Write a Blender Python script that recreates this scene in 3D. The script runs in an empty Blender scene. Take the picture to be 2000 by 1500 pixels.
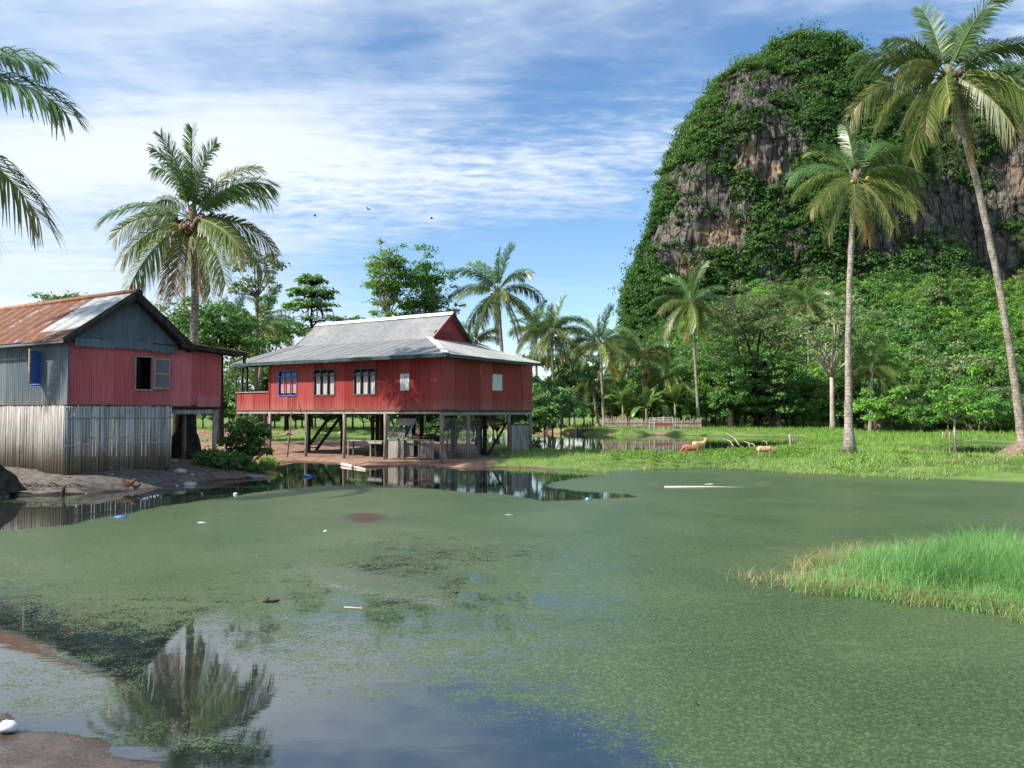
import bpy, math, random
import numpy as np
from mathutils import Vector

SC = bpy.context.scene
COL = SC.collection
R = math.radians

# ------------------------------------------------------------------ camera
F = 1500.0                      # focal length in pixels of the 2000x1500 photograph
HOR = 804.0
CZ = 2.3
TILT = math.atan((HOR - 750.0) / F)
cam = bpy.data.cameras.new("camera")
cam.sensor_width = 36.0
cam.lens = 36.0 * F / 2000.0
cam.clip_start = 0.05
cam.clip_end = 5000.0
camo = bpy.data.objects.new("camera", cam)
camo.location = (0, 0, CZ)
camo.rotation_euler = (math.pi / 2 + TILT, 0, 0)
COL.objects.link(camo)
SC.camera = camo

# ------------------------------------------------------------------ light
SUN_EL = R(41.0)
SUN_DIR = Vector((-0.945 * math.cos(SUN_EL), -0.327 * math.cos(SUN_EL), math.sin(SUN_EL)))   # towards the sun
sun = bpy.data.lights.new("sun", 'SUN')
sun.energy = 5.0
sun.angle = R(0.6)
sun.color = (1.0, 0.94, 0.84)
suno = bpy.data.objects.new("sun", sun)
suno.rotation_euler = SUN_DIR.to_track_quat('Z', 'Y').to_euler()
suno.location = (-40, -20, 60)
COL.objects.link(suno)

SC.view_settings.view_transform = 'Standard'
SC.view_settings.look = 'None'
SC.view_settings.gamma = 1.0
SC.view_settings.exposure = 0.74
SC.view_settings.use_curve_mapping = False

# ------------------------------------------------------------------ node helper
class NT:
    def __init__(self, tree):
        self.t = tree
        tree.nodes.clear()
    def n(self, typ, **kw):
        nd = self.t.nodes.new(typ)
        for k, v in kw.items():
            setattr(nd, k, v)
        return nd
    def l(self, a, b):
        self.t.links.new(a, b)
    def put(self, sock, v):
        if hasattr(v, 'is_linked') or isinstance(v, bpy.types.NodeSocket):
            self.l(v, sock)
        else:
            if isinstance(v, (tuple, list)) and len(v) == 3 and sock.type == 'RGBA':
                v = (*v, 1)
            sock.default_value = v
    def math(self, op, a, b=0.0, c=0.0, clamp=False):
        nd = self.n('ShaderNodeMath', operation=op, use_clamp=clamp)
        for i, v in enumerate((a, b, c)):
            self.put(nd.inputs[i], v)
        return nd.outputs[0]
    def mix(self, f, a, b):
        nd = self.n('ShaderNodeMix', data_type='RGBA')
        self.put(nd.inputs[0], f); self.put(nd.inputs[6], a); self.put(nd.inputs[7], b)
        return nd.outputs[2]
    def ss(self, x, e0, e1, o0=0.0, o1=1.0):
        nd = self.n('ShaderNodeMapRange', interpolation_type='SMOOTHSTEP')
        self.put(nd.inputs[0], x); self.put(nd.inputs[1], e0); self.put(nd.inputs[2], e1)
        self.put(nd.inputs[3], o0); self.put(nd.inputs[4], o1)
        return nd.outputs[0]
    def noise(self, vec, scale, detail=4, rough=0.55, dist=0.0):
        nd = self.n('ShaderNodeTexNoise')
        if vec is not None:
            self.l(vec, nd.inputs['Vector'])
        nd.inputs['Scale'].default_value = scale
        nd.inputs['Detail'].default_value = detail
        nd.inputs['Roughness'].default_value = rough
        nd.inputs['Distortion'].default_value = dist
        return nd.outputs[0]
    def scale(self, vec, s):
        nd = self.n('ShaderNodeMapping')
        self.l(vec, nd.inputs[0])
        nd.inputs['Scale'].default_value = s
        return nd.outputs[0]
    def attr(self, name):
        return self.n('ShaderNodeAttribute', attribute_name=name).outputs['Fac']
    def obj(self):
        return self.n('ShaderNodeTexCoord').outputs['Object']
    def pos(self):
        return self.n('ShaderNodeNewGeometry').outputs['Position']

def bsdf(nt, col, rough=0.7, spec=0.3, bump=None, bstr=0.3, bdist=0.02, metal=0.0):
    p = nt.n('ShaderNodeBsdfPrincipled')
    nt.put(p.inputs['Base Color'], col)
    nt.put(p.inputs['Roughness'], rough)
    p.inputs['Specular IOR Level'].default_value = spec
    nt.put(p.inputs['Metallic'], metal)
    if bump is not None:
        b = nt.n('ShaderNodeBump')
        b.inputs['Strength'].default_value = bstr
        b.inputs['Distance'].default_value = bdist
        nt.l(bump, b.inputs['Height'])
        nt.l(b.outputs[0], p.inputs['Normal'])
    return p

def newmat(name):
    m = bpy.data.materials.new(name)
    m.use_nodes = True
    return m, NT(m.node_tree)

def finish(nt, shader_out):
    o = nt.n('ShaderNodeOutputMaterial')
    nt.l(shader_out, o.inputs[0])

# ------------------------------------------------------------------ sky
world = bpy.data.worlds.new("World")
SC.world = world
world.use_nodes = True
def build_sky():
    nt = NT(world.node_tree)
    sky = nt.n('ShaderNodeTexSky', sky_type='NISHITA')
    sky.sun_disc = False
    sky.sun_elevation = SUN_EL
    sky.sun_rotation = math.atan2(SUN_DIR.x, SUN_DIR.y)
    sky.air_density = 1.0
    sky.dust_density = 0.4
    sky.ozone_density = 2.2
    d = nt.n('ShaderNodeTexCoord').outputs['Generated']
    sep = nt.n('ShaderNodeSeparateXYZ'); nt.l(d, sep.inputs[0])
    x, y, z = sep.outputs
    az = nt.math('ARCTAN2', x, y)                 # 0 ahead, negative left
    el = nt.math('ARCSINE', z)
    zz = nt.math('ADD', nt.math('MAXIMUM', z, 0.0), 0.10)
    px = nt.math('DIVIDE', x, zz)
    py = nt.math('DIVIDE', y, zz)
    comb = nt.n('ShaderNodeCombineXYZ'); nt.l(px, comb.inputs[0]); nt.l(py, comb.inputs[1])
    pl = comb.outputs[0]
    comb2 = nt.n('ShaderNodeCombineXYZ'); nt.l(az, comb2.inputs[0]); nt.l(el, comb2.inputs[1])
    ae = comb2.outputs[0]
    # wispy streaks: warped noise on the cloud deck, stretched
    n_big = nt.noise(nt.scale(ae, (1.6, 4.2, 1)), 1.6, 6, 0.55, 0.5)
    rot = nt.n('ShaderNodeMapping'); nt.l(pl, rot.inputs[0])
    rot.inputs['Rotation'].default_value = (0, 0, R(28)); rot.inputs['Scale'].default_value = (0.55, 2.3, 1)
    n_wisp = nt.noise(rot.outputs[0], 1.1, 9, 0.62, 0.7)
    rot2 = nt.n('ShaderNodeMapping'); nt.l(pl, rot2.inputs[0])
    rot2.inputs['Rotation'].default_value = (0, 0, R(-20)); rot2.inputs['Scale'].default_value = (5.5, 11.0, 1)
    n_rip = nt.noise(rot2.outputs[0], 1.7, 4, 0.6, 0.4)
    # broad cover: milky veil to the left, a band of mackerel cloud ahead, haze low down
    left = nt.ss(az, -0.02, -0.50)
    hi_left = nt.ss(el, 0.02, 0.12)
    band_c = nt.math('ADD', 0.305, nt.math('MULTIPLY', az, 0.10))
    bd = nt.math('DIVIDE', nt.math('SUBTRACT', el, band_c), 0.068)
    band = nt.math('POWER', 2.718, nt.math('MULTIPLY', nt.math('MULTIPLY', bd, bd), -1.0))
    band = nt.math('MULTIPLY', band, nt.ss(az, -0.75, -0.20))
    bd2 = nt.math('DIVIDE', nt.math('SUBTRACT', el, nt.math('SUBTRACT', 0.425, nt.math('MULTIPLY', az, -0.28))), 0.055)
    band2 = nt.math('POWER', 2.718, nt.math('MULTIPLY', nt.math('MULTIPLY', bd2, bd2), -1.0))
    band2 = nt.math('MULTIPLY', band2, nt.ss(az, 0.08, -0.10))
    top = nt.math('MULTIPLY', nt.ss(el, 0.38, 0.52), 0.30)
    low = nt.ss(el, 0.26, 0.0)
    c = nt.math('MULTIPLY', left, 0.40)
    c = nt.math('ADD', c, nt.math('MULTIPLY', band, 0.48))
    c = nt.math('ADD', c, nt.math('MULTIPLY', band2, 0.34))
    c = nt.math('ADD', c, top)
    c = nt.math('ADD', c, nt.math('MULTIPLY', low, 0.36))
    c = nt.math('ADD', c, nt.math('MULTIPLY', nt.math('SUBTRACT', n_big, 0.5), 0.70))
    c = nt.math('ADD', c, nt.math('MULTIPLY', nt.math('SUBTRACT', n_wisp, 0.5), 0.9))
    ripw = nt.math('ADD', nt.math('MULTIPLY', band, 0.75), 0.20)
    c = nt.math('ADD', c, nt.math('MULTIPLY', nt.math('SUBTRACT', n_rip, 0.5), ripw))
    mask = nt.ss(c, 0.10, 0.74, 0.0, 0.94)
    skyc = nt.n('ShaderNodeHueSaturation')
    skyc.inputs['Saturation'].default_value = 1.15
    skyc.inputs['Value'].default_value = 1.10
    nt.l(sky.outputs[0], skyc.inputs['Color'])
    cloud = nt.mix(nt.ss(c, 0.35, 1.0), (4.5, 5.15, 6.0), (5.5, 5.9, 6.4))
    col = nt.mix(mask, skyc.outputs[0], cloud)
    bg = nt.n('ShaderNodeBackground')
    nt.l(col, bg.inputs[0])
    bg.inputs[1].default_value = 0.108
    o = nt.n('ShaderNodeOutputWorld')
    nt.l(bg.outputs[0], o.inputs[0])
build_sky()

# ------------------------------------------------------------------ photo geometry helpers
_ct, _st = math.cos(TILT), math.sin(TILT)
def ray(px, py):
    a = (px - 1000.0) / F; b = (750.0 - py) / F
    return a, _ct - _st * b, _st + _ct * b
def at(px, py, Y):
    a, f, u = ray(px, py)
    s = Y / f
    return Vector((a * s, Y, CZ + u * s))
def gnd(px, py, z=0.0):
    a, f, u = ray(px, py)
    s = (z - CZ) / u
    return Vector((a * s, f * s, z))
def pix(P):
    """world (n,3) -> pixels of the photograph"""
    P = np.asarray(P, float)
    x = P[:, 0]; y = P[:, 1]; z = P[:, 2] - CZ
    f = y * _ct + z * _st
    u = -y * _st + z * _ct
    f = np.where(f < 0.05, 0.05, f)
    return 1000 + F * x / f, 750 - F * u / f

# ------------------------------------------------------------------ noise (numpy)
def _hash(ix, iy, iz, seed):
    h = (ix * 374761393 + iy * 668265263 + iz * 2147483647 + seed * 1274126177) & 0xFFFFFFFF
    h = ((h ^ (h >> 13)) * 1274126177) & 0xFFFFFFFF
    h = h ^ (h >> 16)
    return (h & 0xFFFF) / 32767.5 - 1.0
def vnoise(x, y, z, seed=0):
    x = np.asarray(x, float); y = np.asarray(y, float) + 0 * x; z = np.asarray(z, float) + 0 * x
    ix = np.floor(x).astype(np.int64); iy = np.floor(y).astype(np.int64); iz = np.floor(z).astype(np.int64)
    fx, fy, fz = x - ix, y - iy, z - iz
    sx, sy, sz = fx * fx * (3 - 2 * fx), fy * fy * (3 - 2 * fy), fz * fz * (3 - 2 * fz)
    r = 0
    for a in (0, 1):
        wx = sx if a else 1 - sx
        for b in (0, 1):
            wy = sy if b else 1 - sy
            for c in (0, 1):
                wz = sz if c else 1 - sz
                r = r + wx * wy * wz * _hash(ix + a, iy + b, iz + c, seed)
    return r
def fbm(x, y, z, oct=4, seed=0, gain=0.5):
    a, s, t = 1.0, 0, 0
    f = 1.0
    for i in range(oct):
        s = s + a * vnoise(x * f, y * f, z * f, seed + i * 17)
        t += a; a *= gain; f *= 2.03
    return s / t
def sstep(x, a, b):
    t = np.clip((x - a) / (b - a), 0, 1)
    return t * t * (3 - 2 * t)
def sdf(X, Y, poly):
    """signed distance, positive inside"""
    n = len(poly)
    d = np.full(X.shape, 1e18); ins = np.zeros(X.shape, bool)
    for i in range(n):
        ax, ay = poly[i]; bx, by = poly[(i + 1) % n]
        ex, ey = bx - ax, by - ay
        wx, wy = X - ax, Y - ay
        t = np.clip((wx * ex + wy * ey) / max(ex * ex + ey * ey, 1e-12), 0, 1)
        d = np.minimum(d, (wx - t * ex) ** 2 + (wy - t * ey) ** 2)
        cond = (ay > Y) != (by > Y)
        xi = ax + (Y - ay) * ex / (ey if abs(ey) > 1e-12 else 1e-12)
        ins ^= cond & (X < xi)
    d = np.sqrt(d)
    return np.where(ins, d, -d)

# ------------------------------------------------------------------ mesh helpers
def mesh_np(name, V, Fc, attrs=None, smooth=False):
    """V (n,3), Fc (m,k) all faces of k corners"""
    V = np.asarray(V, np.float32); Fc = np.asarray(Fc, np.int32)
    me = bpy.data.meshes.new(name)
    m, k = Fc.shape
    me.vertices.add(len(V)); me.vertices.foreach_set('co', V.ravel())
    me.loops.add(m * k); me.loops.foreach_set('vertex_index', Fc.ravel())
    me.polygons.add(m)
    me.polygons.foreach_set('loop_start', np.arange(0, m * k, k, dtype=np.int32))
    me.polygons.foreach_set('loop_total', np.full(m, k, np.int32))
    if smooth:
        me.polygons.foreach_set('use_smooth', np.ones(m, bool))
    for an, av in (attrs or {}).items():
        a = me.attributes.new(an, 'FLOAT', 'POINT')
        a.data.foreach_set('value', np.asarray(av, np.float32).ravel())
    me.update(calc_edges=True)
    me.validate()
    return me

def link(name, me, mat, parent=None, loc=None, kind=None, label=None, cat=None, group=None):
    if mat is not None and not me.materials:
        me.materials.append(mat)
    o = bpy.data.objects.new(name, me)
    COL.objects.link(o)
    if parent is not None:
        o.parent = parent
    if loc is not None:
        o.location = loc
    tag(o, label, cat, group, kind)
    return o
def tag(o, label=None, cat=None, group=None, kind=None):
    if label: o['label'] = label
    if cat: o['category'] = cat
    if group: o['group'] = group
    if kind: o['kind'] = kind
    return o
def empty(name, label, cat, loc=(0, 0, 0), rz=0.0, group=None):
    o = bpy.data.objects.new(name, None)
    COL.objects.link(o)
    o.empty_display_size = 0.2
    o.location = loc; o.rotation_euler = (0, 0, rz)
    return tag(o, label, cat, group)

class MB:
    def __init__(self):
        self.v = []; self.f = []
    def add(self, vs, fs):
        b = len(self.v)
        self.v += [tuple(p) for p in vs]
        self.f += [tuple(b + i for i in q) for q in fs]
        return self
    def box(self, x0, x1, y0, y1, z0, z1):
        v = [(x, y, z) for z in (z0, z1) for y in (y0, y1) for x in (x0, x1)]
        return self.add(v, [(0, 2, 3, 1), (4, 5, 7, 6), (0, 1, 5, 4), (2, 6, 7, 3), (0, 4, 6, 2), (1, 3, 7, 5)])
    def bar(self, a, b, w, h, up=(0, 0, 1)):
        a = Vector(a); b = Vector(b); d = (b - a).normalized(); u = Vector(up)
        if abs(d.dot(u)) > 0.98: u = Vector((1, 0, 0))
        s = d.cross(u).normalized(); t = s.cross(d).normalized()
        v = []
        for p in (a, b):
            for i, j in ((-1, -1), (1, -1), (1, 1), (-1, 1)):
                v.append(p + s * (w / 2 * i) + t * (h / 2 * j))
        return self.add(v, [(3, 2, 1, 0), (4, 5, 6, 7), (0, 1, 5, 4), (1, 2, 6, 5), (2, 3, 7, 6), (3, 0, 4, 7)])
    def tube(self, pts, rad, n=7, cap=True):
        pts = [Vector(p) for p in pts]
        if not hasattr(rad, '__len__'): rad = [rad] * len(pts)
        b = len(self.v)
        ref = Vector((0.31, 0.95, 0.05))
        for i, p in enumerate(pts):
            d = (pts[min(i + 1, len(pts) - 1)] - pts[max(i - 1, 0)]).normalized()
            s = d.cross(ref)
            if s.length < 0.05: s = d.cross(Vector((1, 0, 0)))
            s.normalize(); t = s.cross(d)
            for k in range(n):
                a = 2 * math.pi * k / n
                self.v.append(tuple(p + s * (math.cos(a) * rad[i]) + t * (math.sin(a) * rad[i])))
        for i in range(len(pts) - 1):
            for k in range(n):
                k2 = (k + 1) % n
                self.f.append((b + i * n + k, b + i * n + k2, b + (i + 1) * n + k2, b + (i + 1) * n + k))
        if cap:
            self.f.append(tuple(b + k for k in range(n))[::-1])
            e = b + (len(pts) - 1) * n
            self.f.append(tuple(e + k for k in range(n)))
        return self
    def ball(self, c, r, n=8, m=6, jit=0.0, rng=None):
        c = Vector(c)
        if not hasattr(r, '__len__'): r = (r, r, r)
        vs = []; fs = []
        for i in range(m + 1):
            th = math.pi * i / m
            for k in range(n):
                ph = 2 * math.pi * k / n
                j = 1 + (rng.uniform(-jit, jit) if rng else 0)
                vs.append((c.x + r[0] * j * math.sin(th) * math.cos(ph), c.y + r[1] * j * math.sin(th) * math.sin(ph), c.z + r[2] * j * math.cos(th)))
        for i in range(m):
            for k in range(n):
                k2 = (k + 1) % n
                fs.append((i * n + k, (i + 1) * n + k, (i + 1) * n + k2, i * n + k2))
        return self.add(vs, fs)
    def sheet(self, a, b, c, d, pitch=0.09, amp=0.012, per=4, rows=1):
        """corrugated sheet: a-b is the lower edge (across the waves), d-c the upper one"""
        a, b, c, d = (Vector(p) for p in (a, b, c, d))
        w = max((b - a).length, (c - d).length)
        cols = max(2, int(round(w / pitch)) * per)
        nrm = (b - a).cross(d - a)
        if nrm.length < 1e-6: nrm = (c - b).cross(b - a) * -1
        nrm.normalize()
        vs = []
        for j in range(rows + 1):
            t = j / rows
            for i in range(cols + 1):
                s = i / cols
                p = (a * (1 - s) + b * s) * (1 - t) + (d * (1 - s) + c * s) * t
                vs.append(p + nrm * (amp * math.sin(2 * math.pi * s * w / pitch)))
        fs = [(j * (cols + 1) + i, j * (cols + 1) + i + 1, (j + 1) * (cols + 1) + i + 1, (j + 1) * (cols + 1) + i) for j in range(rows) for i in range(cols)]
        return self.add(vs, fs)
    def mesh(self, name, smooth=False):
        me = bpy.data.meshes.new(name)
        me.from_pydata(self.v, [], self.f)
        if smooth:
            me.polygons.foreach_set('use_smooth', [True] * len(me.polygons))
        me.update()
        return me
    def build(self, name, mat, parent=None, smooth=False, **kw):
        return link(name, self.mesh(name, smooth), mat, parent, **kw)

def fused_mesh(name, mb, voxel, it=6):
    """one continuous surface round the overlapping tubes and balls of mb"""
    o = bpy.data.objects.new(name, mb.mesh(name))
    COL.objects.link(o)
    m = o.modifiers.new('remesh', 'REMESH'); m.mode = 'VOXEL'; m.voxel_size = voxel
    m = o.modifiers.new('smooth', 'SMOOTH'); m.factor = 0.5; m.iterations = it
    dg = bpy.context.evaluated_depsgraph_get()
    out = bpy.data.meshes.new_from_object(o.evaluated_get(dg))
    out.name = name
    old = o.data
    bpy.data.objects.remove(o); bpy.data.meshes.remove(old)
    out.polygons.foreach_set('use_smooth', [True] * len(out.polygons))
    return out

# ------------------------------------------------------------------ materials
def mat_simple(name, a, b, scale=6.0, rough=0.8, spec=0.2, stretch=(1, 1, 1), bstr=0.25, bdist=0.01, c=None, cscale=1.2, cedge=(0.5, 0.7), detail=5, rnd=0.0):
    m, nt = newmat(name)
    o = nt.obj()
    v = nt.scale(o, stretch)
    n = nt.noise(v, scale, detail)
    col = nt.mix(nt.ss(n, 0.3, 0.7), a, b)
    if c is not None:
        n2 = nt.noise(nt.scale(o, tuple(math.sqrt(s) for s in stretch)), cscale, 6, 0.65)
        col = nt.mix(nt.ss(n2, *cedge), col, c)
    if rnd:
        info = nt.n('ShaderNodeObjectInfo')
        h = nt.n('ShaderNodeHueSaturation')
        nt.l(nt.ss(info.outputs['Random'], 0, 1, 1 - rnd, 1 + rnd), h.inputs['Value'])
        nt.l(nt.ss(info.outputs['Random'], 1, 0, 1 - rnd * 0.6, 1 + rnd * 0.4), h.inputs['Saturation'])
        nt.l(col, h.inputs['Color']); col = h.outputs[0]
    p = bsdf(nt, col, rough, spec, n, bstr, bdist)
    finish(nt, p.outputs[0])
    return m

def mat_leaf(name, dark, mid, light, trans=0.35, rough=0.45, spec=0.35, rnd=0.18, tip=None):
    m, nt = newmat(name)
    v = nt.attr('v')
    col = nt.mix(nt.ss(v, 0.0, 0.5), dark, mid)
    col = nt.mix(nt.ss(v, 0.5, 1.0), col, light)
    if tip is not None:
        s = nt.attr('s')
        wob = nt.math('ADD', s, nt.math('MULTIPLY', v, 0.35))
        col = nt.mix(nt.ss(wob, tip[1], tip[1] + 0.45), col, tip[0])
    info = nt.n('ShaderNodeObjectInfo')
    h = nt.n('ShaderNodeHueSaturation')
    nt.l(nt.ss(info.outputs['Random'], 0, 1, 1 - rnd, 1 + rnd), h.inputs['Value'])
    nt.l(nt.ss(info.outputs['Random'], 0, 1, 0.5 - rnd * 0.07, 0.5 + rnd * 0.05), h.inputs['Hue'])
    nt.l(col, h.inputs['Color'])
    col = h.outputs[0]
    p = bsdf(nt, col, rough, spec)
    t = nt.n('ShaderNodeBsdfTranslucent')
    h2 = nt.n('ShaderNodeHueSaturation'); h2.inputs['Value'].default_value = 1.35; h2.inputs['Hue'].default_value = 0.485
    nt.l(col, h2.inputs['Color']); nt.l(h2.outputs[0], t.inputs[0])
    mx = nt.n('ShaderNodeMixShader'); mx.inputs[0].default_value = trans
    nt.l(p.outputs[0], mx.inputs[1]); nt.l(t.outputs[0], mx.inputs[2])
    finish(nt, mx.outputs[0])
    return m

L_PALM = mat_leaf('palm_green', (0.047, 0.105, 0.030), (0.088, 0.171, 0.045), (0.172, 0.269, 0.080), 0.32, 0.34, 0.55)
L_PALM_OLD = mat_leaf('palm_olive', (0.083, 0.128, 0.032), (0.151, 0.209, 0.051), (0.274, 0.316, 0.099), 0.34, 0.4, 0.45, tip=((0.36, 0.29, 0.10), 0.90))
L_PALM_DRY = mat_leaf('palm_dry', (0.085, 0.105, 0.026), (0.155, 0.170, 0.045), (0.26, 0.25, 0.085), 0.34, 0.5, 0.3, tip=((0.38, 0.26, 0.10), 0.72))
L_DARK = mat_leaf('leaf_dark', (0.045, 0.116, 0.027), (0.080, 0.182, 0.042), (0.144, 0.270, 0.071), 0.32, 0.55, 0.22)
L_MID = mat_leaf('leaf_mid', (0.051, 0.134, 0.025), (0.091, 0.212, 0.042), (0.151, 0.300, 0.068), 0.36, 0.55, 0.22)
L_BRIGHT = mat_leaf('leaf_bright', (0.083, 0.204, 0.030), (0.147, 0.310, 0.049), (0.237, 0.408, 0.083), 0.40, 0.55, 0.22)
L_GREY = mat_leaf('leaf_grey_green', (0.080, 0.137, 0.049), (0.151, 0.218, 0.085), (0.263, 0.327, 0.149), 0.34, 0.55, 0.25)
L_MTN = mat_leaf('leaf_cliff', (0.031, 0.089, 0.021), (0.062, 0.145, 0.035), (0.114, 0.216, 0.059), 0.30, 0.7, 0.12, rnd=0.0)
L_BANANA = mat_leaf('leaf_banana', (0.049, 0.111, 0.023), (0.091, 0.182, 0.036), (0.183, 0.273, 0.065), 0.38, 0.35, 0.5)
L_GRASS = mat_leaf('grass_blade', (0.101, 0.215, 0.030), (0.177, 0.340, 0.054), (0.301, 0.465, 0.100), 0.42, 0.5, 0.25, rnd=0.05)
L_GRASSNEAR = mat_leaf('grass_fresh', (0.090, 0.221, 0.062), (0.165, 0.368, 0.108), (0.280, 0.497, 0.182), 0.42, 0.5, 0.3, rnd=0.0)
L_GRASSDRY = mat_leaf('grass_straw', (0.20, 0.21, 0.085), (0.34, 0.33, 0.15), (0.50, 0.48, 0.26), 0.35, 0.6, 0.2, rnd=0.05)

BARK = mat_simple('bark', (0.10, 0.075, 0.052), (0.22, 0.18, 0.14), 5, 0.9, 0.1, (1, 1, 0.25), 0.6, 0.03)
BARK_DARK = mat_simple('bark_dark', (0.020, 0.017, 0.014), (0.055, 0.045, 0.036), 5, 0.95, 0.1, (1, 1, 0.4), 0.7, 0.03)
BARK_PALE = mat_simple('bark_pale', (0.24, 0.20, 0.16), (0.42, 0.37, 0.31), 4, 0.85, 0.1, (1, 1, 0.3), 0.4, 0.02)
def mat_palm_trunk():
    m, nt = newmat('palm_trunk')
    o = nt.obj()
    w = nt.n('ShaderNodeTexWave', wave_type='BANDS', bands_direction='Z', wave_profile='SAW')
    nt.l(o, w.inputs[0]); w.inputs['Scale'].default_value = 1.9; w.inputs['Distortion'].default_value = 2.2
    w.inputs['Detail'].default_value = 2; w.inputs['Detail Scale'].default_value = 1.2
    n = nt.noise(nt.scale(o, (1, 1, 0.5)), 7, 5, 0.65)
    n2 = nt.noise(o, 1.4, 5, 0.6)
    col = nt.mix(nt.ss(n, 0.3, 0.7), (0.15, 0.125, 0.10), (0.40, 0.36, 0.31))
    col = nt.mix(nt.ss(w.outputs[1], 0.72, 0.98, 0, 0.75), col, (0.09, 0.072, 0.055))
    col = nt.mix(nt.ss(n2, 0.52, 0.7, 0, 0.6), col, (0.12, 0.09, 0.065))
    h = nt.math('ADD', w.outputs[1], nt.math('MULTIPLY', n, 0.6))
    p = bsdf(nt, col, 0.85, 0.15, h, 0.5, 0.03)
    finish(nt, p.outputs[0])
    return m
TRUNK_PALM = mat_palm_trunk()

def mat_painted(name, base, dark, light, pink=None, rough=0.55):
    """painted sheet metal or boards: vertical streaks, sheets of slightly different age, scuffs"""
    m, nt = newmat(name)
    o = nt.obj()
    info = nt.n('ShaderNodeObjectInfo')
    st = nt.noise(nt.scale(o, (9, 9, 0.55)), 1.6, 6, 0.65)
    bl = nt.noise(o, 1.3, 6, 0.6)
    fine = nt.noise(nt.scale(o, (1, 1, 0.3)), 26, 4, 0.6)
    col = nt.mix(nt.ss(st, 0.35, 0.7), base, dark)
    col = nt.mix(nt.ss(st, 0.58, 0.8, 0, 0.55), col, light)
    col = nt.mix(nt.ss(bl, 0.52, 0.72, 0, 0.5), col, pink or light)
    col = nt.mix(nt.ss(fine, 0.62, 0.75, 0, 0.45), col, dark)
    sz = nt.n('ShaderNodeSeparateXYZ'); nt.l(o, sz.inputs[0])
    foot = nt.math('ADD', sz.outputs[2], nt.math('MULTIPLY', nt.math('SUBTRACT', st, 0.5), 1.6))
    col = nt.mix(nt.ss(foot, 2.95, 2.45, 0, 0.32), col, (0.26, 0.15, 0.12))
    ch = nt.noise(nt.scale(o, (1.5, 1.5, 0.8)), 9, 6, 0.7)
    col = nt.mix(nt.ss(ch, 0.66, 0.72, 0, 0.7), col, (0.34, 0.27, 0.24))
    h = nt.n('ShaderNodeHueSaturation')
    nt.l(nt.ss(info.outputs['Random'], 0, 1, 0.80, 1.18), h.inputs['Value'])
    nt.l(nt.ss(info.outputs['Random'], 0, 1, 1.03, 0.93), h.inputs['Saturation'])
    nt.l(col, h.inputs['Color'])
    p = bsdf(nt, h.outputs[0], rough, 0.25, st, 0.15, 0.006)
    finish(nt, p.outputs[0])
    return m
RED_SHEET = mat_painted('red_painted_sheet', (0.52, 0.105, 0.110), (0.37, 0.064, 0.070), (0.57, 0.165, 0.15), (0.54, 0.135, 0.150))
RED_BOARD = mat_painted('red_painted_board', (0.300, 0.030, 0.024), (0.185, 0.018, 0.016), (0.40, 0.062, 0.034), (0.31, 0.046, 0.046), 0.55)
GREY_SHEET = mat_painted('blue_grey_sheet', (0.115, 0.150, 0.175), (0.060, 0.082, 0.100), (0.20, 0.245, 0.270), (0.16, 0.175, 0.18))
def mat_zinc(name, rust):
    m, nt = newmat(name)
    o = nt.obj()
    a = nt.noise(nt.scale(o, (7.0, 7.0, 0.5)), 0.8, 6, 0.62)
    b = nt.noise(o, 0.9, 7, 0.65)
    sp = nt.noise(o, 22, 4, 0.6)
    info = nt.n('ShaderNodeObjectInfo')
    z = nt.mix(nt.ss(b, 0.3, 0.7), (0.34, 0.36, 0.365), (0.56, 0.57, 0.565))
    z = nt.mix(nt.ss(a, 0.55, 0.75, 0, 0.6), z, (0.24, 0.255, 0.26))
    r = nt.mix(nt.ss(a, 0.3, 0.65), (0.165, 0.062, 0.036), (0.28, 0.145, 0.098))
    k = nt.math('ADD', nt.math('ADD', nt.math('MULTIPLY', nt.math('SUBTRACT', a, 0.5), 1.7), nt.math('MULTIPLY', nt.math('SUBTRACT', b, 0.5), 1.2)),
                nt.math('ADD', nt.math('MULTIPLY', nt.math('SUBTRACT', sp, 0.5), 0.45), nt.math('MULTIPLY', nt.math('SUBTRACT', info.outputs['Random'], 0.5), 0.35)))
    col = nt.mix(nt.ss(k, 0.30 - rust, 0.52 - rust), z, r)
    p = bsdf(nt, col, nt.ss(k, 0.3 - rust, 0.5 - rust, 0.42, 0.85), 0.4, sp, 0.12, 0.004)
    finish(nt, p.outputs[0])
    return m
ZINC = mat_zinc('zinc_sheet', -0.30)
ZINC_STAIN = mat_zinc('zinc_sheet_stained', 0.12)
RUST = mat_zinc('rusty_sheet', 0.72)
GREY_ROOF = mat_simple('grey_roof_sheet', (0.225, 0.235, 0.24), (0.315, 0.32, 0.315), 2.2, 0.5, 0.35, (3, 3, 0.6), 0.1, 0.004, c=(0.37, 0.35, 0.31), cscale=0.5, rnd=0.07)
CAPMETAL = mat_simple('ridge_metal', (0.60, 0.61, 0.62), (0.74, 0.75, 0.75), 3, 0.4, 0.5, bstr=0.05)
FASCIA = mat_simple('teal_fascia', (0.018, 0.045, 0.050), (0.045, 0.085, 0.090), 6, 0.6, 0.3)
DARKWOOD = mat_simple('dark_wood', (0.022, 0.018, 0.016), (0.055, 0.046, 0.040), 7, 0.85, 0.15, (1, 1, 0.3))
POSTWOOD = mat_simple('weathered_post', (0.15, 0.125, 0.105), (0.33, 0.29, 0.25), 6, 0.9, 0.1, (3, 3, 0.35), 0.5, 0.01, c=(0.11, 0.085, 0.07), rnd=0.15)
POSTRED = mat_simple('reddish_post', (0.14, 0.070, 0.050), (0.24, 0.13, 0.095), 6, 0.9, 0.1, (3, 3, 0.35), 0.4, 0.01)
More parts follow.
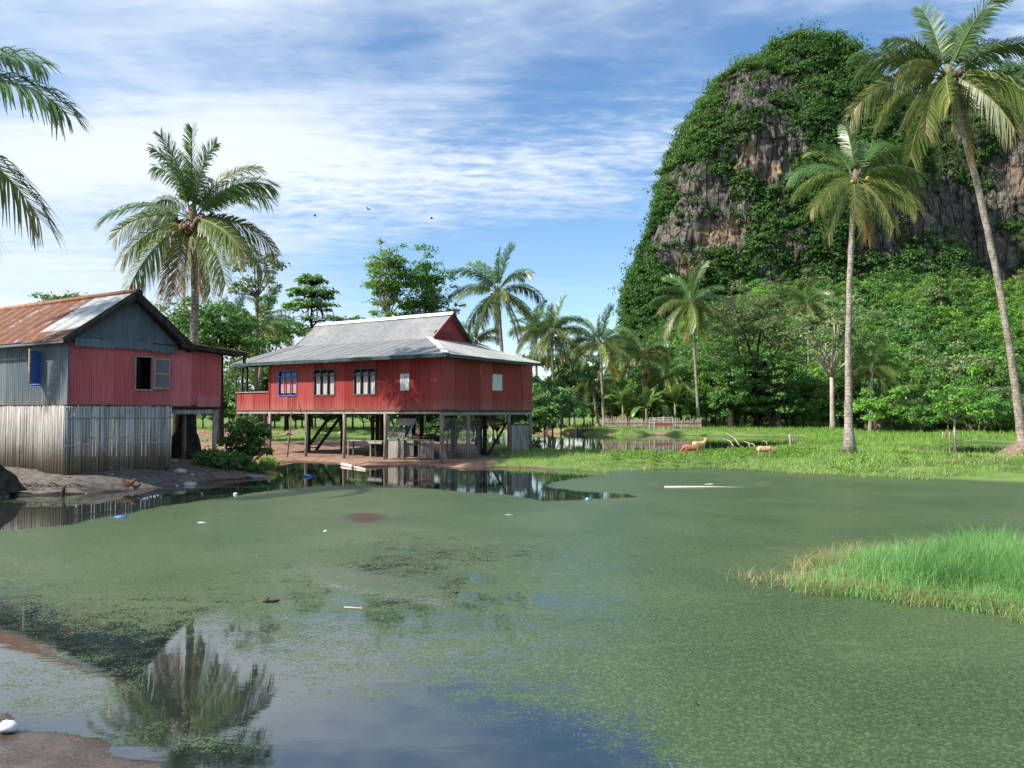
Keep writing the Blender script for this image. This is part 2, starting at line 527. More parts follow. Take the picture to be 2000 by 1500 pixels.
GREYWOOD = mat_simple('grey_board', (0.16, 0.145, 0.13), (0.36, 0.335, 0.30), 5, 0.88, 0.1, (4, 4, 0.35), 0.4, 0.008, c=(0.13, 0.105, 0.08), rnd=0.2)
def mat_bamboo():
    m, nt = newmat('bamboo_slat')
    o = nt.obj(); w = nt.pos()
    info = nt.n('ShaderNodeObjectInfo')
    sep = nt.n('ShaderNodeSeparateXYZ'); nt.l(w, sep.inputs[0])
    st = nt.noise(nt.scale(w, (14, 14, 0.8)), 1.4, 5, 0.6)
    b = nt.noise(w, 1.7, 5, 0.6)
    col = nt.mix(nt.ss(st, 0.3, 0.7), (0.30, 0.285, 0.265), (0.58, 0.555, 0.51))
    col = nt.mix(nt.ss(b, 0.5, 0.75, 0, 0.5), col, (0.24, 0.215, 0.19))
    damp = nt.math('ADD', sep.outputs[2], nt.math('MULTIPLY', nt.math('SUBTRACT', b, 0.5), 1.3))   # mossy foot
    col = nt.mix(nt.ss(damp, 1.5, 0.65, 0, 0.8), col, (0.20, 0.165, 0.085))
    h = nt.n('ShaderNodeHueSaturation')
    nt.l(nt.ss(info.outputs['Random'], 0, 1, 0.62, 1.12), h.inputs['Value'])
    nt.l(col, h.inputs['Color'])
    p = bsdf(nt, h.outputs[0], 0.8, 0.15, st, 0.3, 0.006)
    finish(nt, p.outputs[0])
    return m
BAMBOO = mat_bamboo()
BLUEPAINT = mat_simple('blue_paint', (0.030, 0.095, 0.32), (0.060, 0.17, 0.48), 8, 0.5, 0.3)
PALEBLUE = mat_simple('pale_blue_paint', (0.10, 0.28, 0.40), (0.18, 0.38, 0.50), 8, 0.5, 0.3)
FRAMEWOOD = mat_simple('window_wood', (0.20, 0.15, 0.12), (0.36, 0.28, 0.23), 7, 0.8, 0.15, (2, 2, 0.5))
DARKFRAME = mat_simple('dark_frame', (0.055, 0.058, 0.060), (0.11, 0.115, 0.12), 8, 0.6, 0.3)
CURTAIN = mat_simple('pale_curtain', (0.40, 0.39, 0.37), (0.52, 0.51, 0.49), 12, 0.95, 0.05, (6, 6, 0.3), 0.4, 0.02)
PINKBOARD = mat_simple('pink_louvre', (0.52, 0.20, 0.17), (0.62, 0.27, 0.23), 6, 0.7, 0.2)
WHITEBOARD = mat_simple('worn_white_board', (0.46, 0.50, 0.50), (0.70, 0.70, 0.67), 5, 0.7, 0.2, (4, 4, 0.5), 0.2, 0.005, c=(0.24, 0.34, 0.42), cscale=2.0)
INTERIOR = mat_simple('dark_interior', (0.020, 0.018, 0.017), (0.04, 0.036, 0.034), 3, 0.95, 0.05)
STONE = mat_simple('pale_stone', (0.24, 0.215, 0.18), (0.46, 0.42, 0.36), 5, 0.9, 0.1, bstr=0.5, bdist=0.02, rnd=0.2)
COCONUT = mat_simple('ripe_coconut', (0.070, 0.034, 0.020), (0.15, 0.075, 0.038), 5, 0.6, 0.3, rnd=0.2)
COCONUT_G = mat_simple('green_coconut', (0.14, 0.13, 0.03), (0.25, 0.20, 0.05), 5, 0.5, 0.3, rnd=0.2)
def flat(name, col, rough=0.6, spec=0.3):
    return mat_simple(name, tuple(c * 0.8 for c in col), col, 9, rough, spec)

# ------------------------------------------------------------------ ground
FRONT = [(-1400, 1080), (-600, 1010), (-150, 978), (0, 968), (120, 967), (210, 962), (300, 954), (372, 944), (400, 940), (470, 935), (530, 929),
         (532, 918), (538, 905), (580, 901), (640, 905), (700, 914), (760, 911), (830, 911), (900, 915), (960, 913), (1040, 914), (1100, 917),
         (1180, 922), (1300, 917), (1400, 915), (1500, 922), (1700, 932), (1850, 938), (2000, 944), (2400, 962), (3400, 1010)]
LAND = [tuple(gnd(x, y)[:2]) for x, y in FRONT] + [(400, 60), (700, 900), (-700, 900), (-300, 40)]
CHAN = [tuple(gnd(x, y)[:2]) for x, y in [(800, 856), (870, 866), (950, 872), (1040, 886), (1150, 890), (1300, 892), (1420, 888), (1540, 872), (1560, 854), (1460, 853), (1350, 850.5), (1200, 850), (1090, 847), (1000, 841), (900, 838), (830, 840)]]
POOL = [tuple(gnd(x, y, 0.0)[:2]) for x, y in [(1835, 876), (1862, 893), (1960, 895), (2100, 900), (2180, 880), (1985, 867), (1880, 864)]]
POOL2 = [tuple(gnd(x, y, 0.0)[:2]) for x, y in [(1670, 843), (1700, 849), (1860, 849), (1960, 851), (2300, 858), (2300, 846), (1950, 843), (1700, 839)]]
SHOAL = [tuple(gnd(x, y)[:2]) for x, y in [(-400, 1335), (0, 1362), (60, 1378), (110, 1392), (200, 1405), (290, 1425), (350, 1462), (420, 1520), (480, 1650), (-500, 1650)]]
H1 = (-13.12, 22.7); H2 = (-3.01, 33.0)

def ground_z(X, Y):
    X = np.asarray(X, float); Y = np.asarray(Y, float)
    wob = 0.35 * fbm(X * 0.55, Y * 0.55, 0 * X, 3, 5)
    s = sdf(X, Y, LAND) + wob * np.clip((Y - 8) / 20, 0.2, 1.6)
    # height the land climbs to: house bank, mud spit, grass bank, far fields
    cap = np.full(X.shape, 0.36) - 0.12 * sstep(Y, 30, 40) * sstep(X, 2, 6)
    d1 = np.hypot(X + 14.5, (Y - 25.0))
    cap = cap + 0.24 * sstep(d1, 8.5, 4.0)
    d2 = sdf(X, Y, [(-14.5, 38.5), (-2.5, 31.0), (1.0, 36.8), (-3.0, 44), (-10.5, 47)])
    cap = cap - 0.20 * sstep(d2, -1.0, 1.2)
    far = sstep(Y - 0.10 * X, 64, 80)
    cap = cap + 0.26 * far
    h = -0.45 + 0.45 * sstep(s, -2.2, 0.0) + np.where(s > 0, cap * (1 - np.exp(-np.maximum(s, 0) / 1.1)), 0)
    c = sdf(X, Y, CHAN) + wob
    h = h - (h + 0.4) * sstep(c, -1.4, 0.7)
    c = sdf(X, Y, POOL) + wob * 0.5
    h = h - (h + 0.4) * sstep(c, -0.9, 0.5)
    c = sdf(X, Y, POOL2) + wob
    h = h - (h + 0.4) * sstep(c, -1.4, 0.7)
    # a low ridge of dug earth behind the house
    h = h + 0.60 * np.exp(-((Y - 58 - 1.5 * np.sin(X * 0.6)) / 2.2) ** 2) * sstep(X, -3.5, -6.5) * sstep(X, -40, -30) * (0.8 + 0.4 * fbm(X * 0.8, Y * 0.8, 0 * X, 2, 15))
    # bank under the camera and a mud shoal at the lower left
    near = sstep(Y + 0.12 * np.sin(X * 1.3) + 0.05 * np.abs(X), 4.3, 2.4)
    h = np.maximum(h, -0.45 + 1.15 * near)
    sh = sdf(X, Y, SHOAL) + 0.18 * fbm(X * 2.6, Y * 2.6, 0 * X, 4, 8)
    h = np.maximum(h, -0.45 + 0.455 * sstep(sh, -0.5, 0.30) + 0.025 * sstep(sh, 0.1, 0.9) + 0.012 * fbm(X * 7, Y * 7, 0 * X, 3, 12) * sstep(sh, -.4, .2))
    # grass spit on the right is a shallow bank
    sp = sdf(X, Y, SPIT)
    h = np.maximum(h, -0.45 + 0.50 * sstep(sp, -0.5, 0.5))
    # humps
    h = h + 0.07 * fbm(X * 0.9, Y * 0.9, 0 * X, 3, 9) * sstep(h, 0.05, 0.3) + 0.035 * fbm(X * 3, Y * 3, 0 * X, 2, 19) * sstep(h, 0.02, 0.2)
    # the slope below the cliff
    hill = 28 * sstep(Y, 98, 205) * sstep(X / np.maximum(Y, 1), 0.06, 0.36)
    return h + hill
SPIT = [tuple(gnd(x, y)[:2]) for x, y in [(1560, 1152), (1600, 1120), (1640, 1100), (1700, 1085), (1850, 1075), (2000, 1070), (2500, 1080), (2500, 1330), (2100, 1240), (1950, 1200), (1800, 1180), (1680, 1165)]]

def axis(segs):
    out = []
    for a, b, n in segs:
        out += list(np.linspace(a, b, n, endpoint=False))
    out.append(segs[-1][1])
    return np.array(out)
def gridmesh(name, xs, ys, zf, attrs=None):
    X, Y = np.meshgrid(xs, ys)
    Z = zf(X, Y)
    V = np.stack([X, Y, Z], -1).reshape(-1, 3)
    nx, ny = len(xs), len(ys)
    i = np.arange(ny - 1)[:, None] * nx + np.arange(nx - 1)[None, :]
    Fc = np.stack([i, i + 1, i + 1 + nx, i + nx], -1).reshape(-1, 4)
    return V, Fc, X, Y, Z

xs = axis([(-900, -120, 14), (-120, -26, 40), (-26, -5, 80), (-5, -1, 70), (-1, 32, 120), (32, 150, 60), (150, 900, 14)])
ys = axis([(-60, -4, 8), (-4, 4.2, 14), (4.2, 6.4, 44), (6.4, 60, 200), (60, 130, 70), (130, 240, 36), (240, 1200, 14)])
V, Fc, X, Y, Z = gridmesh('ground', xs, ys, ground_z)
ppx, ppy = pix(V)
flatX, flatY, flatZ = V[:, 0], V[:, 1], V[:, 2]
# bare earth: around the houses, the spit, the camera bank
mud = sstep(sdf(flatX, flatY, [tuple(gnd(x, y, 0.1)[:2]) for x, y in [(-900, 1100), (0, 985), (400, 945), (540, 925), (620, 915), (960, 925), (985, 905), (960, 893), (880, 882), (760, 872), (560, 872), (540, 868), (420, 876), (330, 876), (-150, 880), (-350, 900), (-900, 1000)]]) + 0.8 * fbm(flatX * 0.8, flatY * 0.8, 0 * flatX, 3, 3), -0.3, 0.5)
for (qx, qy, qr) in [(1235, 866, 4.0), (1120, 838, 7.0), (1470, 866, 2.6), (1990, 886, 3.2), (640, 852, 5.0), (690, 862, 4.0), (560, 845, 3.0), (1940, 862, 3.0)]:
    q = gnd(qx, qy, 0.35)
    dd = np.hypot((flatX - q.x) / 1.0, (flatY - q.y) / 1.0) / qr
    mud = np.maximum(mud, 0.9 * sstep(dd + 0.6 * fbm(flatX * 0.7, flatY * 0.7, 0 * flatX, 3, 33), 1.0, 0.5))
mud = np.maximum(mud, sstep(flatY, 5.5, 4.0))
mud = np.maximum(mud, sstep(sdf(flatX, flatY, SHOAL), -0.6, 0.0))
mud = np.maximum(mud, sstep(flatZ, 0.10, 0.02) * ((flatX < 1.5) | (flatY < 12) | ((flatY > 45) & (flatX < 16))))
mud = np.maximum(mud, 0.85 * sstep(fbm(flatX * 0.16, flatY * 0.16, 0 * flatX, 3, 35), -0.25, 0.1) * sstep(flatY, 70, 62) * sstep(flatY, 36, 40) * sstep(flatX, 0.5, -1.5))
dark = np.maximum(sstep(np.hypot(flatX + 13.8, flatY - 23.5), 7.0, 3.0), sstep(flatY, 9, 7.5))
def mat_ground():
    m, nt = newmat('ground')
    p = nt.pos()
    n1 = nt.noise(p, 0.7, 6, 0.6); n2 = nt.noise(p, 4.0, 6, 0.65); n3 = nt.noise(p, 24, 4, 0.6)
    g = nt.mix(nt.ss(n1, 0.35, 0.65), (0.060, 0.135, 0.022), (0.125, 0.205, 0.040))
    g = nt.mix(nt.ss(n2, 0.45, 0.7, 0, 0.7), g, (0.16, 0.19, 0.055))
    e = nt.mix(nt.ss(n2, 0.35, 0.65), (0.18, 0.105, 0.066), (0.34, 0.215, 0.15))
    e = nt.mix(nt.ss(n3, 0.5, 0.7, 0, 0.5), e, (0.12, 0.075, 0.05))
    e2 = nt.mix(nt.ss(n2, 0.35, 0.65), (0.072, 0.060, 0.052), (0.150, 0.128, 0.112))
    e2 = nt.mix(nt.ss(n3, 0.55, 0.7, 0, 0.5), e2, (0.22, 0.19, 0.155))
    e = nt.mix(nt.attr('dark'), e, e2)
    mm = nt.math('ADD', nt.attr('mud'), nt.math('MULTIPLY', nt.math('SUBTRACT', n2, 0.5), 0.9))
    col = nt.mix(nt.ss(mm, 0.4, 0.6), g, e)
    sep = nt.n('ShaderNodeSeparateXYZ'); nt.l(p, sep.inputs[0])
    wet = nt.ss(sep.outputs[2], 0.07, 0.012)
    col = nt.mix(nt.math('MULTIPLY', wet, 0.6), col, (0.05, 0.037, 0.028))
    b = nt.math('ADD', nt.math('MULTIPLY', n2, 0.7), nt.math('MULTIPLY', n3, 0.5))
    s = bsdf(nt, col, nt.ss(nt.math('ADD', wet, nt.math('MULTIPLY', nt.math('SUBTRACT', n2, 0.5), 1.2)), 0.35, 0.95, 0.92, 0.16), 0.4, b, 0.45, 0.04)
    finish(nt, s.outputs[0])
    return m
GROUND = mat_ground()
me = mesh_np('ground', V, Fc, {'mud': mud, 'dark': dark}, True)
link('ground', me, GROUND, kind='structure')

# ------------------------------------------------------------------ water
xs = axis([(-200, -30, 24), (-30, -12, 70), (-12, 14, 180), (14, 34, 70), (34, 260, 30)])
ys = axis([(0.5, 4, 8), (4, 14, 110), (14, 40, 130), (40, 100, 40), (100, 190, 10)])
V, Fc, X, Y, Z = gridmesh('water', xs, ys, lambda a, b: 0 * a)
wx, wy = pix(V)
def psd(poly):
    return sdf(wx, wy, poly)
n_px = 16 * fbm(V[:, 0] * 0.9, V[:, 1] * 0.9, 0 * V[:, 0], 4, 41)
CLEAR1 = [(-600, 1075), (0, 1037), (60, 1031), (150, 1021), (335, 986), (400, 976), (520, 958), (600, 950), (730, 945), (860, 957), (1000, 966), (1060, 977), (1150, 975), (1245, 970.5), (1215, 964), (1120, 958), (1066, 950), (1075, 943), (1110, 935), (1195, 926), (1230, 900), (1000, 890), (540, 880), (0, 900), (-600, 940)]
c1 = sstep(psd(CLEAR1) + 0.22 * n_px, -3, 4)
CLEAR2 = [(-700, 1130), (0, 1166), (60, 1192), (130, 1224), (300, 1242), (340, 1232), (420, 1252), (480, 1290), (530, 1335), (640, 1362), (900, 1388), (1100, 1412), (1250, 1440), (1300, 1500), (1330, 1800), (-700, 1800)]
s2 = psd(CLEAR2)
c2 = sstep(s2 + 2.6 * n_px, -130, 170)
film = 1.0 - c1
film = np.minimum(film, 1.0 - (0.90 - 0.14 * np.clip(n_px / 8, -1, 1)) * c2)
# thin scum left on the clear water
scum = 0.58 * sstep(np.hypot((wx - 110) / 260, (wy - 1310) / 95) + 0.02 * n_px, 1.15, 0.4) + 0.55 * sstep(np.hypot((wx - 420) / 190, (wy - 1460) / 70), 1.2, 0.4) + 0.45 * sstep(np.hypot((wx - 150) / 260, (wy - 1420) / 60), 1.2, 0.4)
film = np.maximum(film, np.clip(scum, 0, 0.62))
sc1 = 0.62 * sstep(np.hypot((wx - 90) / 170, (wy - 976) / 12), 1.2, 0.5) + 0.6 * sstep(np.hypot((wx - 1130) / 80, (wy - 945) / 6), 1.2, 0.6) + 0.5 * sstep(np.hypot((wx - 600) / 70, (wy - 930) / 7), 1.2, 0.5)
film = np.maximum(film, np.clip(sc1, 0, 0.7))
film = np.where(V[:, 1] > 45, 0.12, film)      # the channel and pools behind are open water
film = np.where((V[:, 0] > 12) & (V[:, 1] > 33), 0.05, film)
film = film - 0.24 * sstep(np.hypot((wx - 860) / 520, (wy - 1230) / 200) + 0.03 * n_px, 1.1, 0.3) * (1 - c1)
film = film - 0.3 * np.clip(fbm(V[:, 0] * 0.5, V[:, 1] * 0.9, 0 * V[:, 0], 4, 45) - 0.28, 0, 1) * (V[:, 1] < 40)
red = 1.0 * sstep(np.hypot((wx - 718) / 70, (wy - 1010) / 16) + 0.02 * n_px, 1.1, 0.25) + 0.55 * sstep(np.hypot((wx - 140) / 130, (wy - 1205) / 40) + 0.03 * n_px, 1.1, 0.2) + 0.45 * sstep(np.hypot((wx - 330) / 170, (wy - 1195) / 45) + 0.03 * n_px, 1.1, 0.3)
red = np.clip(red, 0, 1)
def mat_water():
    m, nt = newmat('pond_water')
    p = nt.pos()
    film_a = nt.attr('film'); red_a = nt.attr('red')
    big = nt.noise(p, 0.28, 5, 0.55, 0.6)
    str_ = nt.noise(nt.scale(p, (0.30, 1.7, 1)), 0.9, 7, 0.62, 1.6)
    med = nt.noise(p, 3.2, 5, 0.62, 0.3)
    fine = nt.noise(p, 19, 3, 0.6)
    vor = nt.n('ShaderNodeTexVoronoi', feature='F1'); nt.l(p, vor.inputs['Vector']); vor.inputs['Scale'].default_value = 52
    speck = vor.outputs['Distance']
    cellc = nt.n('ShaderNodeSeparateColor'); nt.l(vor.outputs['Color'], cellc.inputs[0])
    # duckweed coverage
    k = nt.math('ADD', nt.math('MULTIPLY', film_a, 1.5), -0.52)
    k = nt.math('ADD', k, nt.math('MULTIPLY', nt.math('SUBTRACT', med, 0.5), 1.15))
    k = nt.math('ADD', k, nt.math('MULTIPLY', nt.math('SUBTRACT', fine, 0.5), 1.0))
    k = nt.math('ADD', k, nt.math('MULTIPLY', nt.math('SUBTRACT', str_, 0.5), 0.6))
    k = nt.math('ADD', k, nt.math('MULTIPLY', nt.math('SUBTRACT', 0.42, speck), 0.9))
    cov = nt.ss(k, 0.28, 0.50, 0.0, 0.97)
    col = nt.mix(nt.ss(big, 0.35, 0.65), (0.036, 0.070, 0.026), (0.062, 0.097, 0.038))
    col = nt.mix(nt.ss(str_, 0.54, 0.74, 0, 0.40), col, (0.105, 0.140, 0.064))
    col = nt.mix(nt.ss(cellc.outputs[0], 0.45, 1.0, 0, 0.5), col, (0.150, 0.195, 0.095))
    col = nt.mix(nt.ss(cellc.outputs[1], 0.70, 1.0, 0, 0.6), col, (0.040, 0.062, 0.030))
    rr = nt.ss(nt.math('ADD', red_a, nt.math('MULTIPLY', nt.math('SUBTRACT', nt.math('ADD', nt.math('MULTIPLY', cellc.outputs[2], 0.4), fine), 0.7), 1.1)), 0.55, 0.95, 0, 0.9)
    col = nt.mix(rr, col, (0.060, 0.018, 0.015))
    weed = bsdf(nt, col, 0.44, 0.30, nt.math('SUBTRACT', 1.0, speck), 0.22, 0.008)
    # open water: dark, with a breath of ripple
    rip = nt.math('ADD', nt.math('MULTIPLY', nt.noise(nt.scale(p, (1.0, 2.6, 1)), 2.2, 4, 0.55), 1.0), nt.math('MULTIPLY', nt.noise(nt.scale(p, (1, 2, 1)), 11, 2, 0.5), 0.10))
    wat = bsdf(nt, nt.mix(nt.ss(med, 0.3, 0.7), (0.012, 0.018, 0.016), (0.022, 0.030, 0.026)), 0.02, 0.5, rip, 0.013, 0.05)
    wat.inputs['IOR'].default_value = 2.4
    mx = nt.n('ShaderNodeMixShader')
    nt.l(cov, mx.inputs[0]); nt.l(wat.outputs[0], mx.inputs[1]); nt.l(weed.outputs[0], mx.inputs[2])
    finish(nt, mx.outputs[0])
    return m
WATER = mat_water()
me = mesh_np('water', V, Fc, {'film': film, 'red': red}, True)
link('water', me, WATER, kind='structure')

# ------------------------------------------------------------------ cliff
def mat_rock():
    m, nt = newmat('limestone_cliff')
    p = nt.pos()
    st = nt.noise(nt.scale(p, (0.55, 0.55, 0.045)), 1.0, 8, 0.65, 0.4)
    st2 = nt.noise(nt.scale(p, (1.6, 1.6, 0.10)), 1.0, 5, 0.65)
    b = nt.noise(p, 0.10, 6, 0.6)
    st3 = nt.noise(nt.scale(p, (3.2, 3.2, 0.5)), 1.0, 5, 0.7)
    f = nt.noise(p, 0.9, 6, 0.65)
    lay = nt.noise(nt.scale(p, (0.05, 0.05, 0.5)), 1.0, 5, 0.6)
    col = nt.mix(nt.ss(st, 0.35, 0.66), (0.085, 0.080, 0.070), (0.245, 0.230, 0.200))
    col = nt.mix(nt.ss(b, 0.48, 0.66, 0, 0.6), col, (0.195, 0.165, 0.135))
    col = nt.mix(nt.ss(st2, 0.57, 0.72, 0, 0.75), col, (0.33, 0.30, 0.275))
    col = nt.mix(nt.ss(st2, 0.45, 0.30, 0, 0.85), col, (0.022, 0.022, 0.024))
    col = nt.mix(nt.ss(st3, 0.54, 0.40, 0, 0.6), col, (0.018, 0.018, 0.02))
    col = nt.mix(nt.ss(st3, 0.62, 0.74, 0, 0.5), col, (0.30, 0.28, 0.26))
    wv = nt.n('ShaderNodeMix', data_type='VECTOR'); wv.inputs[0].default_value = 0.12
    nz_ = nt.n('ShaderNodeTexNoise'); nt.l(p, nz_.inputs['Vector']); nz_.inputs['Scale'].default_value = 0.35; nz_.inputs['Detail'].default_value = 4
    nt.l(nt.scale(p, (0.42, 0.42, 0.10)), wv.inputs[4]); nt.l(nz_.outputs['Color'], wv.inputs[5])
    ck = nt.n('ShaderNodeTexVoronoi', feature='DISTANCE_TO_EDGE'); nt.l(wv.outputs[1], ck.inputs['Vector']); ck.inputs['Scale'].default_value = 1.0
    col = nt.mix(nt.ss(ck.outputs['Distance'], 0.08, 0.0, 0, 0.75), col, (0.020, 0.019, 0.018))
    tan = nt.math('ADD', nt.attr('tan'), nt.math('MULTIPLY', nt.math('SUBTRACT', st, 0.5), 1.3))
    ochre = nt.mix(nt.ss(f, 0.35, 0.65), (0.24, 0.145, 0.085), (0.40, 0.29, 0.205))
    ochre = nt.mix(nt.ss(st2, 0.45, 0.30, 0, 0.8), ochre, (0.11, 0.085, 0.07))
    col = nt.mix(nt.ss(tan, 0.40, 1.0, 0, 0.9), col, ochre)
    vg = nt.math('ADD', nt.attr('veg'), nt.math('MULTIPLY', nt.math('SUBTRACT', f, 0.5), 0.9))
    col = nt.mix(nt.ss(vg, 0.62, 0.95, 0, 0.85), col, (0.030, 0.058, 0.016))
    h = nt.math('ADD', nt.math('ADD', nt.math('ADD', st, nt.ss(ck.outputs['Distance'], 0.0, 0.12)), nt.math('MULTIPLY', nt.math('ADD', st2, st3), 0.6)), nt.math('ADD', nt.math('MULTIPLY', f, 0.5), nt.math('MULTIPLY', lay, 0.6)))
    s = bsdf(nt, col, 0.9, 0.15, h, 0.9, 1.1)
    finish(nt, s.outputs[0])
    return m
ROCK = mat_rock()
ROCKS = [(1385, 440, 95, 62, .95), (1325, 490, 42, 50, .8), (1345, 372, 70, 34, .85), (1420, 385, 50, 40, .7), (1475, 300, 50, 40, .55), (1515, 258, 62, 52, .9), (1495, 165, 70, 42, .85), (1560, 150, 30, 40, .5), (1420, 300, 26, 60, .6), (1445, 215, 32, 55, .5),
         (1500, 315, 45, 35, .75), (1545, 470, 70, 36, .35), (1490, 540, 40, 34, .45), (1650, 330, 60, 50, .4), (1760, 330, 50, 40, .7), (1800, 390, 80, 56, .8), (1860, 440, 90, 66, .9), (1985, 345, 60, 95, .9),
         (1760, 430, 60, 50, .6), (1930, 500, 60, 50, .6), (1700, 480, 50, 40, .4), (1925, 430, 40, 60, .6), (1600, 200, 40, 30, .35), (1830, 520, 50, 40, .5)]
TANS = [(1390, 445, 85, 55), (1335, 500, 35, 42), (1500, 318, 45, 26), (1440, 340, 26, 40), (1975, 355, 45, 80), (1455, 290, 18, 40), (1700, 365, 25, 25), (1345, 385, 40, 20)]
def veg_of(P, seed=0):
    x, y = pix(P)
    nz = fbm(P[:, 0] * 0.11, P[:, 1] * 0.11, P[:, 2] * 0.09, 4, 77)
    xw = x + 42 * fbm(P[:, 0] * 0.08, P[:, 1] * 0.08, P[:, 2] * 0.06, 3, 71)
    yw = y + 42 * fbm(P[:, 0] * 0.08, P[:, 1] * 0.08, P[:, 2] * 0.06, 3, 72)
    v = np.full(len(P), 1.07)
    for cx, cy, rx, ry, a in ROCKS:
        v = v - 1.05 * a * sstep(np.hypot((xw - cx) / rx, (yw - cy) / ry), 1.2, 0.55)
    v = v + 0.62 * nz + 0.35 * fbm(P[:, 0] * 0.28, P[:, 1] * 0.28, P[:, 2] * 0.22, 2, 78)
    t = np.zeros(len(P))
    for cx, cy, rx, ry in TANS:
        t = np.maximum(t, sstep(np.hypot((xw - cx) / rx, (yw - cy) / ry), 1.35, 0.1))
    t = t * np.clip(0.72 + 1.5 * fbm(P[:, 0] * 0.13, P[:, 1] * 0.13, P[:, 2] * 0.05, 3, 79), 0, 1.1)
    return np.clip(v, 0, 1), t

rngm = np.random.default_rng(11)
MV, MA = [], []           # foliage of the cliff
def leaf_quads(rng, C, n_per, rad, size, up=0.6, out=0.6, stretch=None, shell=0.35, cl=None):
    """diamond leaves scattered in ellipsoids; returns verts (n*4,3), v attr"""
    C = np.asarray(C, float); N = len(C)
    rad = np.broadcast_to(np.asarray(rad, float), (N, 3)) if np.ndim(rad) else np.full((N, 3), float(rad))
    size = np.broadcast_to(np.asarray(size, float), (N,))
    idx = np.repeat(np.arange(N), n_per)
    d = rng.normal(size=(len(idx), 3)); d /= np.linalg.norm(d, axis=1)[:, None]
    d[:, 2] = np.where(d[:, 2] < -0.25, -d[:, 2] * 0.6, d[:, 2])
    r = shell + (1 - shell) * rng.random(len(idx)) ** 0.6
    r *= rng.uniform(0.75, 1.18, len(idx))
    P = C[idx] + d * r[:, None] * rad[idx]
    nrm = d * out + np.array([0, 0, up]) + rng.normal(size=d.shape) * 0.45
    nrm /= np.linalg.norm(nrm, axis=1)[:, None]
    t = rng.normal(size=d.shape); t[:, 2] -= 0.35
    t -= nrm * (t * nrm).sum(1)[:, None]; t /= np.linalg.norm(t, axis=1)[:, None]
    b = np.cross(nrm, t)
    L = (size[idx] * rng.uniform(0.65, 1.3, len(idx)))[:, None]
    Wd = L * 0.52
    V = np.stack([P - t * L * .5, P + b * Wd * .5 - nrm * L * .08 + t * L * .05, P + t * L * .5 - nrm * L * .12, P - b * Wd * .5 - nrm * L * .08 + t * L * .05], 1)
    tone = (rng.random(N) if cl is None else cl)[idx] * 0.55 + rng.random(len(idx)) * 0.45
    return V.reshape(-1, 3), np.repeat(tone, 4)
def quads(n):
    return np.arange(n * 4).reshape(-1, 4)

def tower(name, levels, Yc, ryf, seed, label, q=1.0):
    """levels: (py, xl, xr) outline in the photograph, turned into a round tower of rock"""
    lv = np.array(levels, float)
    py = np.concatenate([np.linspace(lv[0, 0], lv[-1, 0], int(270 * q))])
    xl = np.interp(-py, -lv[:, 0], lv[:, 1]); xr = np.interp(-py, -lv[:, 0], lv[:, 2])
    zz = np.array([at(1000, q, Yc).z for q in py])
    cx = ((xl + xr) / 2 - 1000) / F * Yc; rx = (xr - xl) / 2 / F * Yc
    th = np.concatenate([np.linspace(math.pi * 0.92, math.pi * 2.08, int(540 * q), endpoint=False), np.linspace(math.pi * 2.08, math.pi * 2.92, 40, endpoint=False)])
    T, J = np.meshgrid(th, np.arange(len(py)))
    c, s = np.cos(T), np.sin(T)
    e = 0.80
    ux = np.sign(c) * np.abs(c) ** e; uy = np.sign(s) * np.abs(s) ** e
    X = cx[J] + ux * rx[J]
    Y = Yc + uy * rx[J].clip(0, 60) * ryf
    Z = zz[J] + 0 * X
    f = np.minimum(1, rx[J] / 14)
    D = 8.5 * fbm(X * 0.035, Y * 0.035, Z * 0.022, 4, seed) + 4.2 * fbm(X * 0.12, Y * 0.12, Z * 0.035, 3, seed + 3) + 2.2 * np.abs(fbm(X * 0.32, Y * 0.32, Z * 0.03, 3, seed + 5)) + 2.0 * fbm(X * 0.05, Y * 0.05, Z * 0.22, 3, seed + 7)
    ledge = fbm(X * 0.045, Y * 0.045, Z * 0.05, 3, seed + 21)
    D = D + 3.5 * (np.floor(ledge * 5) / 5 + sstep((ledge * 5) % 1, 0.0, 0.35) / 5) + 1.0 * fbm(X * 0.75, Y * 0.75, Z * 0.10, 2, seed + 23) + 0.7 * fbm(X * 0.6, Y * 0.6, Z * 0.8, 2, seed + 24) - 1.2
    side = 0.55 + 0.45 * np.abs(uy)
    X = X + ux * D * f * side; Y = Y + uy * D * f
    Z = Z + 1.2 * fbm(X * 0.15, Y * 0.15, Z * 0.15, 3, seed + 9)
    ny, nx = X.shape
    V = np.stack([X, Y, Z], -1).reshape(-1, 3)
    i = np.arange(ny - 1)[:, None] * nx
    k = np.arange(nx)[None, :]; k2 = (k + 1) % nx
    Fc = np.stack([i + k, i + k2, i + nx + k2, i + nx + k], -1).reshape(-1, 4)
    base = (ny - 1) * nx
    veg, tan = veg_of(V)
    a, b_, c_ = V[Fc[:, 0]], V[Fc[:, 1]], V[Fc[:, 3]]
    nrm = np.cross(b_ - a, c_ - a); ar = np.linalg.norm(nrm, axis=1); nrm /= np.maximum(ar, 1e-9)[:, None]
    me = mesh_np(name, V, Fc, {'veg': veg, 'tan': tan}, True)
    o = link(name, me, ROCK, kind='structure', label=label)
    # foliage clinging to it
    cen = V[Fc].mean(1)
    fv = veg[Fc].mean(1)
    front = (nrm * (np.array([0, 0, 20.0]) - cen)).sum(1) > -0.25 * np.linalg.norm(cen, axis=1)
    slope = np.clip(nrm[:, 2], 0, 1)
    pxs, pys = pix(cen)
    w = ar * np.clip(fv + 0.5 * slope - 0.26, 0.03, 1) * front * (pxs < 2500) * (cen[:, 2] > 0)
    return cen, nrm, w, np.vstack([V[base:base + nx]])

